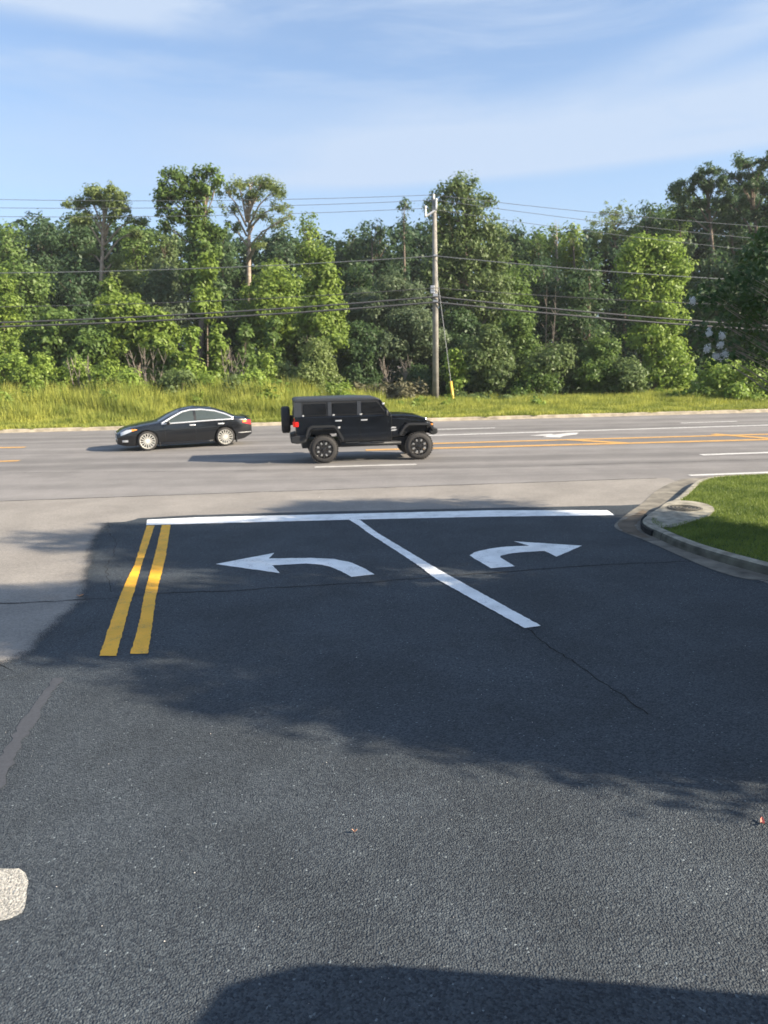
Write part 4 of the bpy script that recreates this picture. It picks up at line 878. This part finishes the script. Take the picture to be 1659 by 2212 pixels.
for s in (1, -1):
    side_panel('window', -.30, .84, wlo, whi, GLASSG, s); side_panel('window', -1.72, -.38, wlo, whi, GLASSG, s)
    side_panel('pillar', -.385, -.295, wlo, whi, PLASTB, s, .009, 2)
    xs_ = np.linspace(-1.78, .90, 40); tr_ = [Vector((x, s*(fy(x, whi(x)+.012)+.012), whi(x)+.012)) for x in xs_]
    MB().tube(tr_, .034, 6).build('chrome_strip', CHROME, car, True)
    tr_ = [Vector((x, s*(fy(x, wlo(x)-.012)+.012), wlo(x)-.012)) for x in xs_]; MB().tube(tr_, .026, 6).build('chrome_strip', CHROME, car, True)
    for xh in (-.22, -1.28):
        MB().box((xh, s*(fy(xh, .87)+.02), .87), (.22, .045, .05), bev=.015).build('door_handle', CHROME, car)
    MB().box((.66, s*(fy(.66, .98)+.10), 1.01), (.13, .20, .13), bev=.045).build('mirror', PAINTB, car, True)
    # door gaps
    for xg in (-.34, .78, -1.22):
        pts = [Vector((xg+(.10*(z-.3) if xg < -1 else 0), s*(fy(xg, z)+.001), z)) for z in np.linspace(.30, wlo(xg)-.02, 10)]; MB().tube(pts, .006, 4).build('door_gap', PLASTB, car)
    MB().tube([(x, s*(fy(x, .24)+.004), .24) for x in np.linspace(-.98, .98, 12)], .03, 6).build('side_skirt', PAINTB, car, True)
    # headlamp and tail lamp follow the body side
    side_panel('headlight', 1.80, 2.34, I([(1.80, .80), (2.1, .67), (2.34, .58)]), I([(1.80, .815), (2.1, .80), (2.34, .70)]), LENS_C, s, .010, 12, 5)
    side_panel('side_marker', 1.76, 1.95, I([(1.76, .78), (1.95, .735)]), I([(1.76, .80), (1.95, .815)]), LENS_A, s, .014, 4, 3)
    side_panel('tail_light', -2.47, -2.12, I([(-2.47, .77), (-2.12, .86)]), I([(-2.47, .94), (-2.12, .955)]), LENS_R, s, .010, 8, 5)
    side_panel('turn_signal', -2.28, -2.14, lambda x: .875, lambda x: .94, LENS_A, s, .015, 4, 3)
    side_panel('fog_light', 2.10, 2.30, lambda x: .345, lambda x: .42, LENS_C, s, .012, 4, 3)
    MB().tube([(x, s*(fy(x, .49)+.006), .49) for x in np.linspace(-2.47, -1.95, 8)], .012, 5).build('bumper_strip', SILVER, car)
    MB().box((-WBS-.43, s*.80, .24), (.04, .18, .20), bev=.01).build('mud_flap', PLASTB, car); MB().box((WBS-.43, s*.82, .22), (.04, .14, .16), bev=.01).build('mud_flap', PLASTB, car)
# windscreen and rear window lie on the sloping body
def top_panel(name, x0, x1, hw0, hw1, m):
    b = bmesh.new(); g = []
    for i in range(13):
        x = x0+(x1-x0)*i/12; row = []; hw = hw0+(hw1-hw0)*i/12
        for k in range(13):
            y = hw*(k/6-1); zb, zt = zb_(x), zt_(x); yy = min(.999, abs(y)/(W_(x)*.955)); row.append(b.verts.new((x, y, zb+(zt-zb)*(1-yy**NE)**(1/NE)+.008)))
        g.append(row)
    for i in range(12):
        for k in range(12): b.faces.new((g[i][k], g[i+1][k], g[i+1][k+1], g[i][k+1]))
    bmesh.ops.recalc_face_normals(b, faces=b.faces[:]); me = bpy.data.meshes.new(name); b.to_mesh(me); b.free(); return link(name, me, m, car, True)
top_panel('windscreen', .98, .20, .72, .56, GLASSW); top_panel('rear_window', -1.85, -1.05, .62, .54, GLASSD)
MB().box((2.44, 0, .56), (.05, .62, .26), bev=.02).build('grille', PLASTB, car); MB().box((2.44, 0, .33), (.05, .9, .12), bev=.02).build('air_intake', PLASTB, car)
MB().tube([(2.475, -.31, .44), (2.475, -.31, .68), (2.475, .31, .68), (2.475, .31, .44), (2.475, -.31, .44)], .014, 5).build('grille_frame', CHROME, car)
MB().box((-2.38, 0, 1.09), (.14, 1.2, .03), bev=.01).build('spoiler', PAINTB, car)

# --- black boxy off-roader, heading right
ja = math.atan2(23.54-23.11, 1.14+1.84)
jm = Vector((-.35, 23.325, 0)); jaw = Vector((-math.sin(ja), math.cos(ja), 0))
def offroader(loc_, rz, label, group=None):
    j = empty('off_roader', loc_, label, 'car', group, rz); RWJ = .435; WB = 1.5; HW = .80
    prof = [(-2.33, .72), (-2.36, 1.44), (.50, 1.44), (.62, 1.43), (.66, 1.40), (.66, .60), (-.98, .60), (-1.02, .74), (-1.15, 1.02), (-1.85, 1.02), (-1.98, .74)]
    bd = MB().prism(prof, -HW, HW, .02).build('body', PAINTM, j)
    MB().prism([(.665, .70), (.665, 1.415), (1.10, 1.41), (1.60, 1.34), (1.78, 1.27), (1.80, .80), (1.70, .70)], -.52, .52, .03).build('engine_bay', PAINTM, j)
    hb = MB().prism([(.66, 1.34), (.66, 1.425), (1.12, 1.42), (1.60, 1.355), (1.80, 1.28), (1.80, 1.18), (1.10, 1.24)], -.66, .66, .035).build('bonnet', PAINTM, j)
    MB().box((1.81, 0, 1.02), (.05, 1.16, .44), bev=.02).build('grille', PAINTM, j)
    MB().box((-.10, 0, .57), (4.1, 1.1, .24)).build('chassis', PLASTB, j)
    MB().prism([(-2.40, 1.44), (-2.34, 1.93), (-2.28, 1.985), (-.6, 1.995), (.18, 1.965), (.30, 1.90), (.30, 1.86), (.62, 1.44)], -.755, .755, .03).build('cabin', PLASTB, j)
    MB().prism([(-2.40, 1.90), (-2.37, 1.97), (-2.28, 2.0), (-.5, 2.012), (.20, 1.98), (.34, 1.91), (.30, 1.885), (-2.3, 1.885)], -.775, .775, .035).build('hardtop', TOPM, j)
    MB().prism([(-2.38, 1.445), (-2.36, 1.89), (-2.14, 1.89), (-2.14, 1.445)], -.768, .768).build('rear_pillar', TOPM, j)
    # windscreen frame with glass
    MB().quad((.645, -.66, 1.47), (.645, .66, 1.47), (.34, .62, 1.87), (.34, -.62, 1.87)).build('windscreen', GLASSD, j)
    for s in (-1, 1):
        y = s*.762
        MB().prism([(.66, 1.42), (.60, 1.42), (.26, 1.90), (.33, 1.90)], s*.70, s*.775, .01).build('windscreen_pillar', PAINTM, j)
        def win(poly, name='window', m=GLASSD, yo=.773):
            return MB().prism(poly, s*(yo-.012), s*yo).build(name, m, j)
        win([(-2.08, 1.50), (-2.06, 1.83), (-1.38, 1.83), (-1.38, 1.50)])
        win([(-1.17, 1.50), (-1.17, 1.83), (-.45, 1.84), (-.45, 1.50)])
        win([(-.26, 1.50), (-.26, 1.84), (.20, 1.84), (.46, 1.50)])
        MB().prism([(-1.33, 1.45), (-1.33, 1.885), (-1.22, 1.885), (-1.22, 1.45)], s*.75, s*.772).build('pillar', TOPM, j)
        MB().prism([(-.42, 1.45), (-.42, 1.885), (-.30, 1.885), (-.30, 1.45)], s*.75, s*.772).build('pillar', TOPM, j)
        # doors: raised skins with shadow gaps between them
        for x0, x1, poly in ((-1.19, -.37, [(-1.19, 1.42), (-.37, 1.42), (-.37, .65), (-.93, .65), (-1.03, .86), (-1.19, 1.06)]), (-.34, .52, [(-.34, 1.42), (.52, 1.42), (.52, .71), (.46, .65), (-.34, .65)])):
            dr = MB().prism(poly, s*.797, s*.815, .006).build('door', PAINTM, j)
            MB().box((x0+.17 if x0 < -1 else x0+.12, s*.835, 1.30), (.20, .03, .04), bev=.01).build('handle', SILVER if s < 0 else PAINTM, dr)
            for hz in (.86, 1.22): MB().box((x1+.005, s*.825, hz), (.06, .03, .06), bev=.008).build('hinge', PAINTM, dr)
            MB().box((x0+.03, s*.785, 1.475), (.07, .02, .045), bev=.008).build('window_clip', SILVER, dr)
        MB().box((-2.10, s*.787, 1.475), (.05, .02, .05), bev=.008).build('window_clip', SILVER, j)
        # wheel arch flares
        for cx, pts in ((-1.5, [(-2.06, .86), (-1.98, 1.10), (-1.88, 1.17), (-1.16, 1.17), (-1.06, 1.10), (-.86, .74)]), (1.5, [(.86, .84), (1.02, 1.08), (1.14, 1.16), (1.80, 1.15), (1.92, 1.08), (1.98, .96)])):
            outp = pts; inn = [(x+(cx-x)*.10, z-.07) for x, z in pts]; sgn = 1
            b = bmesh.new(); y0, y1 = s*.60 if cx > 0 else s*.78, s*.955
            ro = [[b.verts.new((x, yy, z)) for yy in (y0, y1)] for x, z in outp]; ri = [[b.verts.new((x, yy, z)) for yy in (y0, y1)] for x, z in inn]
            for i in range(len(pts)-1):
                b.faces.new((ro[i][0], ro[i][1], ro[i+1][1], ro[i+1][0])); b.faces.new((ri[i][0], ri[i+1][0], ri[i+1][1], ri[i][1])); b.faces.new((ro[i][1], ri[i][1], ri[i+1][1], ro[i+1][1])); b.faces.new((ro[i][0], ro[i+1][0], ri[i+1][0], ri[i][0]))
            for q in (0, -1): b.faces.new((ro[q][0], ro[q][1], ri[q][1], ri[q][0]))
            bmesh.ops.recalc_face_normals(b, faces=b.faces[:]); bmesh.ops.bevel(b, geom=b.edges[:], offset=.012, segments=2, affect='EDGES')
            me = bpy.data.meshes.new('fender'); b.to_mesh(me); b.free(); link('fender', me, PLASTB, j)
        MB().prism([(.664, .72), (.664, 1.33), (1.05, 1.30), (1.05, 1.05), (.86, .74)], s*.56, s*.79, .01).build('front_wing', PAINTM, j)
        MB().prism([(1.05, 1.17), (1.05, 1.30), (1.78, 1.20), (1.78, 1.17)], s*.55, s*.70, .01).build('wing_top', PAINTM, j)
        MB().tube([(-.96, s*.89, .56), (.92, s*.89, .56)], .06, 10).build('side_step', PLASTB, j, True)
        for xx in (-.62, .20): MB().box((xx, s*.91, .615), (.42, .12, .03), bev=.01).build('step_pad', PLASTB, j)
        MB().box((-2.375, s*.70, 1.22), (.09, .13, .17), bev=.02).build('tail_light', LENS_R, j)
        MB().box((-2.30, s*.80, 1.22), (.10, .03, .15), bev=.01).build('tail_light', LENS_R, j)
        MB().lathe([(0, .001), (.02, .09), (-.02, .10)], 20).build('headlight', LENS_C, j, True).matrix_local = Matrix.Translation((1.845, s*.40, 1.07)) @ Matrix.Rotation(-R(90), 4, 'Z')
        MB().box((1.93, s*.80, 1.10), (.06, .10, .05), bev=.01).build('side_marker', LENS_A, j)
        MB().box((-1.02, s*.962, 1.10), (.07, .02, .06), bev=.01).build('side_reflector', SILVER, j)
        MB().box((.47, s*.95, 1.50), (.10, .20, .19), bev=.04).build('mirror', PLASTB, j, True)
        MB().box((.40, s*.78, 1.78), (.07, .03, .06), bev=.015).build('light_bracket', SILVER, j)
        # plain silvery badge strokes on the wing
        MB().prism([(.60, 1.00), (.66, 1.06), (.80, 1.05), (.78, 1.01), (.68, 1.01)], s*.79, s*.80).prism([(.62, .93), (.64, .97), (.82, .98), (.78, .93)], s*.79, s*.80).build('badge', SILVER, j)
        for x in (-WB, WB): wheel(j, x, s*.80, RWJ, RWJ, .27, s, 'off')
    MB().prism([(-2.50, .66), (-2.50, .84), (-2.34, .88), (-2.0, .88), (-2.04, .66), (-2.30, .62)], -.86, .86, .03).build('rear_bumper', PLASTB, j)
    MB().prism([(1.86, .80), (1.86, .98), (1.98, 1.00), (2.12, .96), (2.12, .82), (1.98, .76)], -.84, .84, .03).build('front_bumper', PLASTB, j)
    MB().tube([(2.05, -.38, .96), (2.05, -.36, 1.10), (2.05, .36, 1.10), (2.05, .38, .96)], .03, 8).build('bull_bar', PLASTB, j, True)
    sp = MB().lathe([(-.13, .26), (-.14, .34), (-.12, .40), (-.08, .425), (.08, .425), (.12, .40), (.14, .34), (.13, .26), (.09, .25), (-.09, .25), (-.13, .26)], 36).build('spare_tyre', RUBBER, j, True)
    sp.matrix_local = Matrix.Translation((-2.62, .02, 1.32)) @ Matrix.Rotation(R(90), 4, 'Z')
    MB().lathe([(.10, .001), (.10, .26), (-.05, .27)], 30).build('spare_rim', RIMB, sp, True)
    MB().box((-2.43, .02, 1.30), (.12, .3, .3)).build('tyre_carrier', PLASTB, j)
    for x in (-WB, WB): MB().tube([(x, -.75, RWJ), (x, .75, RWJ)], .06, 8).build('axle', PLASTB, j)
    # dark inner arches
    for x in (-1.5, 1.5): MB().box((x, 0, .98), (1.0, 1.08, .20)).build('inner_arch', PLASTB, j)
    return j
offroader(jm+jaw*.80, ja, 'black boxy four-door off-roader with spare tyre, heading right')

# --- van parked beside the camera, outside the frame; its roof throws the shadow at the bottom
van = empty('parked_van', (4.62, 1.27, 0), 'white van parked outside the frame at lower right', 'van', rz=R(-7))
VW = mat('white_van_paint', (.75, .75, .74), .35, 0, .5)
b = bmesh.new(); rings = []
for x in np.concatenate([-2.55+.6*(1-np.cos(np.linspace(0, math.pi/2, 9))), np.linspace(-1.8, 1.4, 8), np.linspace(1.6, 2.8, 8)]):
    x = float(x); q = max(0.0, (-1.95-x)/.6); wd = .93*(1-min(.999, q)**2.2)**.5 if q > 0 else .93-.10*max(0, x-2.3); wd = max(wd, .18)
    zt0 = float(np.interp(x, [-2.55, -2.45, -2.2, -1.6, 1.0, 1.5, 2.1, 2.8], [1.35, 1.62, 1.86, 1.96, 1.92, 1.78, 1.25, 1.0])); ring = []
    for k in range(28):
        a_ = 2*math.pi*k/28; c_, s_ = math.cos(a_), math.sin(a_); f = (abs(c_)**5+abs(s_)**5)**(-1/5); ring.append(b.verts.new((x, c_*f*wd, (zt0+.35)/2+s_*f*(zt0-.35)/2)))
    rings.append(ring)
for i in range(len(rings)-1):
    for k in range(28): b.faces.new((rings[i][k], rings[i][(k+1) % 28], rings[i+1][(k+1) % 28], rings[i+1][k]))
b.faces.new(rings[0]); b.faces.new(rings[-1][::-1]); bmesh.ops.recalc_face_normals(b, faces=b.faces[:]); me = bpy.data.meshes.new('body'); b.to_mesh(me); b.free(); link('body', me, VW, van, True)
for s in (-1, 1):
    MB().prism([(-1.8, 1.2), (-1.8, 1.62), (1.0, 1.62), (1.5, 1.2)], s*.925, s*.94).build('window', GLASSD, van)
    for x in (-1.6, 1.8): wheel(van, x, s*.84, .36, .36, .23, s, 'sedan')

# ------------------------------------------------------------------ small things on the ground
rp = random.Random(9); STONE = mat('pale_stone', (.50, .47, .43), .8)
st = bmesh.new()
pts = [(705, 1647), (1040, 1500), (1150, 1560), (455, 1585), (770, 1420), (470, 1335), (420, 1885), (122, 1915), (220, 2000), (355, 2033), (558, 2002), (910, 1765), (975, 1770), (1480, 1660), (1540, 1583), (1610, 1395), (1215, 1480), (1320, 1490), (30, 1520), (12, 1582), (235, 1650), (690, 1074), (680, 1330), (90, 1655), (1095, 1690), (1330, 1720), (1450, 1820), (1250, 1700)]
for k in range(45): pts.append((rp.uniform(0, 1659), rp.uniform(1300, 2180)))
for i, (u, v) in enumerate(pts):
    p = gp(u, v, .012); t = bmesh.new(); bmesh.ops.create_icosphere(t, subdivisions=1, radius=(rp.uniform(.003, .007) if i < 28 else rp.uniform(.0015, .003))*(.8 if v > 1200 else 3))
    for q in t.verts: q.co = Vector((q.co.x*rp.uniform(.8, 1.4), q.co.y, q.co.z*.6))+p
    me = bpy.data.meshes.new('t'); t.to_mesh(me); t.free(); st.from_mesh(me); bpy.data.meshes.remove(me)
me = bpy.data.meshes.new('loose_gravel'); st.to_mesh(me); st.free(); tag(link('loose_gravel', me, STONE), 'pale grit and small stones scattered over the dark asphalt', 'gravel', kind='stuff')
def litter(u, v, l, w_, rz, col, label, cat):
    p = gp(u, v, .012); b = bmesh.new(); n = 7; rows = []
    for i in range(n):
        t = i/(n-1)*2-1; hw = w_/2*math.sqrt(max(.02, 1-t*t)); z = .012+.018*abs(t)+.004*math.sin(i*2.1); rows.append([b.verts.new((t*l/2, q*hw, z+(.008 if q else 0))) for q in (-1, 0, 1)])
    for i in range(n-1):
        for q in range(2): b.faces.new((rows[i][q], rows[i+1][q], rows[i+1][q+1], rows[i][q+1]))
    me = bpy.data.meshes.new('leaf'); b.to_mesh(me); b.free(); o = link('fallen_leaf', me, mat('dry_leaf', col, .7)); o.location = (p.x, p.y, 0); o.rotation_euler = (0, 0, rz); return tag(o, label, cat)
litter(1647, 1778, .075, .028, R(70), (.62, .20, .15), 'reddish dry leaf on the asphalt at the right edge', 'leaf')
litter(766, 1798, .035, .016, R(10), (.55, .33, .22), 'small orange-brown leaf on the asphalt near the centre', 'leaf')
litter(335/1.3825*.716+0, 1288, .09, .05, R(30), (.45, .22, .10), 'tiny brown leaf on the crack left of the yellow stripes', 'leaf')

# ------------------------------------------------------------------ warm, moist morning air
hz = bpy.data.materials.new('air'); hz.use_nodes = True; nt = hz.node_tree; nt.nodes.remove(nt.nodes['Principled BSDF'])
pv = nt.nodes.new('ShaderNodeVolumePrincipled'); pv.inputs['Color'].default_value = (.90, .94, 1, 1); pv.inputs['Density'].default_value = .0003; pv.inputs['Anisotropy'].default_value = .1
nt.links.new(pv.outputs[0], nt.nodes['Material Output'].inputs['Volume'])
hb = MB().box((0, 45, 13), (1900, 1900, 28.2)).build('haze', hz); tag(hb, 'thin haze in the air over the road', 'haze', kind='stuff')
